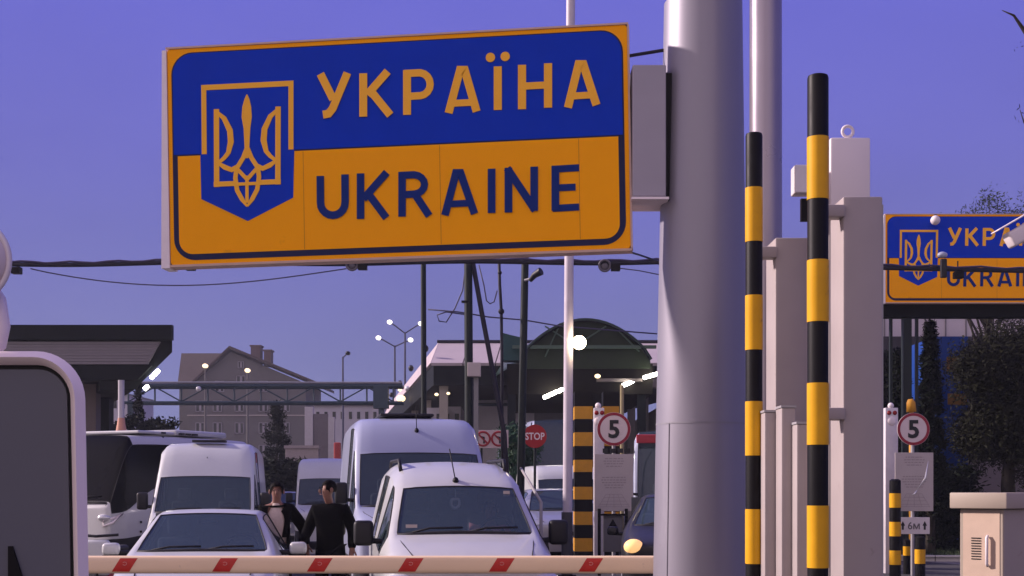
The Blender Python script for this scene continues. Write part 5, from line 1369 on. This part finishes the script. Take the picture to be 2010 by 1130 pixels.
# ================================================================== VEGETATION
def leaves_bm(centres, per, spread, size, rg):
    vs, fs = [], []
    for c in centres:
        for _ in range(per):
            p = c + Vector((rg.gauss(0, 1), rg.gauss(0, 1), rg.gauss(0, .8))) * spread
            a = Vector((rg.gauss(0, 1), rg.gauss(0, 1), rg.gauss(0, 1))).normalized(); b = a.orthogonal().normalized() * size * rg.uniform(.5, 1.1); a = a * size * rg.uniform(.7, 1.5)
            i = len(vs); vs += [p - a, p + b * .5, p + a, p - b * .5]; fs.append((i, i + 1, i + 2, i + 3))
    return vs, fs
def crown_part(root, vs, fs, m, nm='crown'):
    me = bpy.data.meshes.new(nm); inv = mw(root).inverted(); me.from_pydata([inv @ v for v in vs], [], fs); me.materials.append(m)
    o = bpy.data.objects.new(nm, me); C.objects.link(o); o.parent = root; return o
def tree(name, label, base, trunk_h, r, blobs, m, seed, leaf=.14, per=26, group=None, spread=.32, cat='tree', nc=None):
    """blobs: (centre offset, radii, clumps)"""
    rg = random.Random(seed); b = Vector(base); t = thing(name, label, cat, b, 0, group)
    top = Vector((0, 0, trunk_h))
    bm = B(); tube(bm, [b, b + top * .35 + Vector((rg.gauss(0, .06), 0, 0)), b + top * .7 + Vector((rg.gauss(0, .12), 0, 0)), b + top], [r, r * .8, r * .55, r * .2], 10); part(t, 'trunk', bm, M_bark, smooth=True)
    cs = []; bm = B()
    for off, rad, n in blobs:
        c0 = b + Vector(off)
        for i in range(n):
            u = Vector((rg.gauss(0, 1), rg.gauss(0, 1), rg.gauss(0, 1))).normalized() * (rg.random() ** .45)
            c = c0 + Vector((u.x * rad[0], u.y * rad[1], u.z * rad[2])); cs.append(c)
            if i % 5 == 0:
                s = b + top * rg.uniform(.45, .95); mid = s.lerp(c, .55) + Vector((rg.gauss(0, .15), rg.gauss(0, .15), .1)); tube(bm, [s, mid, c], [r * .28, r * .16, r * .05], 5)
    part(t, 'limbs', bm, M_bark, smooth=True)
    vs, fs = leaves_bm(cs, per, spread, leaf, rg); crown_part(t, vs, fs, m); return t
def conifer(label, px, top, d, wpx, seed, m=M_leafd, name='conifer_tree', ragged=.25, bot=None, dens=130, group=None):
    rg = random.Random(seed); k = d / F; b = Vector((X(px, d), d, 0)); H = Z(top, d); t = thing(name, label, 'tree', b, 0, group)
    bm = B(); tube(bm, [b, b + Vector((0, 0, H * .97))], [.14, .02], 8); part(t, 'trunk', bm, M_bark)
    cs = []
    for i in range(dens):
        f = rg.random() ** .8; z = H * (.05 + .95 * f); rr = wpx / 2 * k * (1 - f) ** .75 * (1 + rg.uniform(-ragged, ragged)) * math.sqrt(rg.uniform(.35, 1)); a = rg.random() * 6.283
        cs.append(b + Vector((rr * math.cos(a), rr * math.sin(a), z - rr * .15)))
    vs, fs = leaves_bm(cs, 30, .05 * wpx * k, .028 * wpx * k + .03, rg); crown_part(t, vs, fs, m, 'foliage'); return t
conifer('slim dark spruce seen through the gap under the dark canopy', 272, 752, 62, 56, 1, ragged=.4)
conifer('dark bushy conifer before the house, behind the coach roof', 543, 792, 72, 92, 2, ragged=.35)
conifer('tall dense thuja beside the shiny notice board', 1826, 632, 33, 84, 3, name='thuja_tree', ragged=.12, dens=520)
conifer('narrow dark thuja half behind the grey pillar', 1768, 690, 36, 92, 4, name='thuja_tree', ragged=.2, dens=420)
d = 74; tree('round_bush', 'dark round bush at the end of the teal gantry', (X(782, d), d, 0), 2.6, .12, [((0, 0, 3.4), (1.5, 1.2, 1.7), 60), ((.4, 0, 1.6), (1.6, 1.2, 1.5), 40)], M_leafd, 11, .2, 26, spread=.35)
d = 34.5
tree('big_tree', 'big dark leafy tree at the picture edge, over the paling fence', (X(1985, d), d, 0), 5.2, .22,
     [((-.55, 0, 4.7), (.9, 1.2, .75), 170), ((.5, 0, 4.3), (1.3, 1.3, 1.2), 200), ((-.3, .2, 3.3), (1.0, 1.2, .8), 170), ((.8, 0, 2.9), (1.2, 1.3, 1.1), 150), ((-.75, .3, 3.0), (.4, .8, .5), 30), ((.6, 0, 5.6), (1.1, 1.0, .6), 60)], M_leafo, 12, .055, 90, spread=.24)
d = 46
tree('tall_tree', 'thin leafy treetop showing above the cut off sign', (X(1935, d), d, 0), 10.6, .2,
     [((.05, 0, 10.8), (.75, .8, 1.3), 60), ((-1.3, 0, 10.4), (.35, .5, .7), 12), ((1.3, 0, 10.7), (.8, .8, 1.2), 50), ((-.4, 0, 9.2), (1.4, .9, .9), 50)], M_leaf, 13, .055, 40, spread=.17)
d = 20
t = tree('bare_tree', 'bare branched tree mostly outside the frame edge', (X(2120, d), d, 0), 8.5, .16, [((.3, 0, 7.3), (.7, .8, 1.0), 14)], M_leafd, 14, .06, 8, spread=.15)
bm = B(); tube(bm, [Vector((X(2110, d), d, 6.6)), P(2050, 120, d), P(2012, 62, d), P(1990, 30, d), P(1967, 20, d)], [.07, .05, .032, .018, .006], 6); tube(bm, [Vector((X(2110, d), d, 6.0)), P(2040, 300, d), P(2010, 240, d), P(2002, 215, d)], [.05, .03, .012, .005], 6); part(t, 'bare_branch', bm, M_bark, smooth=True)
rg = random.Random(5); vs, fs = leaves_bm([P(2003, 219, d), P(2008, 238, d), P(2004, 90, d)], 5, .05, .035, rg); crown_part(t, vs, fs, M_leafd, 'leaf_sprig')
def hedge(label, x0, x1, top, d, dep, m, seed, leaf=.06, n=220):
    rg = random.Random(seed); t = thing('hedge', label, 'hedge', (X((x0 + x1) / 2, d), d, 0), 0); H = Z(top, d)
    cs = [Vector((rg.uniform(X(x0, d), X(x1, d)), d + rg.uniform(0, dep), H * rg.random() ** .7)) for _ in range(n)]
    vs, fs = leaves_bm(cs, 28, .12, leaf, rg); crown_part(t, vs, fs, m, 'foliage')
    bm = B()
    for i in range(6): xx = X(x0 + (x1 - x0) * (i + .5) / 6, d); tube(bm, [(xx, d + dep / 2, 0), (xx, d + dep / 2, H * .8)], .03, 5)
    part(t, 'stem', bm, M_bark)
hedge('dark clipped hedge below the blue hoarding and thuja', 1730, 1925, 922, 34.5, 1.6, M_leafd, 21, leaf=.08, n=700)
hedge('tall dark thicket filling the gap behind the shiny notice board', 1700, 1850, 690, 40, 1.5, M_leafd, 25, .13, 900)
hedge('dark hedge glimpsed over the coach roof beside the spruce', 198, 335, 818, 58, 2, M_leafd, 22, .12, 260)
hedge('dark shrubs along the lane behind the man in beige', 498, 600, 905, 62, 2, M_leafd, 23, .12, 220)
hedge('green shrubs behind the crossed out turn banner', 985, 1050, 838, 42, 1.5, mat('leaf_bright', (.02, .06, .025), .6, 0, .4, 1), 24, .08, 240)
# the dusk air
bm = B(); box(bm, -160, 180, -3, 262, -1.0, 20)
hz = link_mesh('haze', bm, None); hz['kind'] = 'stuff'
hm = bpy.data.materials.new('haze_air'); hm.use_nodes = True; ht_ = hm.node_tree; ht_.nodes.clear()
ho = ht_.nodes.new('ShaderNodeOutputMaterial'); hv = ht_.nodes.new('ShaderNodeVolumePrincipled')
hv.inputs['Color'].default_value = (.72, .74, .88, 1); hv.inputs['Density'].default_value = .0005; hv.inputs['Anisotropy'].default_value = .2
ht_.links.new(hv.outputs[0], ho.inputs['Volume']); hz.data.materials.append(hm)
# far wood
rg = random.Random(9)
cs = [Vector((rg.uniform(-110, 130), rg.uniform(235, 255), rg.uniform(0, 1) ** 1.6 * (9 + 3 * math.sin(i * .37)))) for i in range(900)]
vs, fs = leaves_bm(cs, 10, 1.3, .9, rg); me = bpy.data.meshes.new('far_wood'); me.from_pydata(vs, [], fs); me.materials.append(M_leafd)
o = bpy.data.objects.new('far_wood', me); C.objects.link(o); o['kind'] = 'stuff'
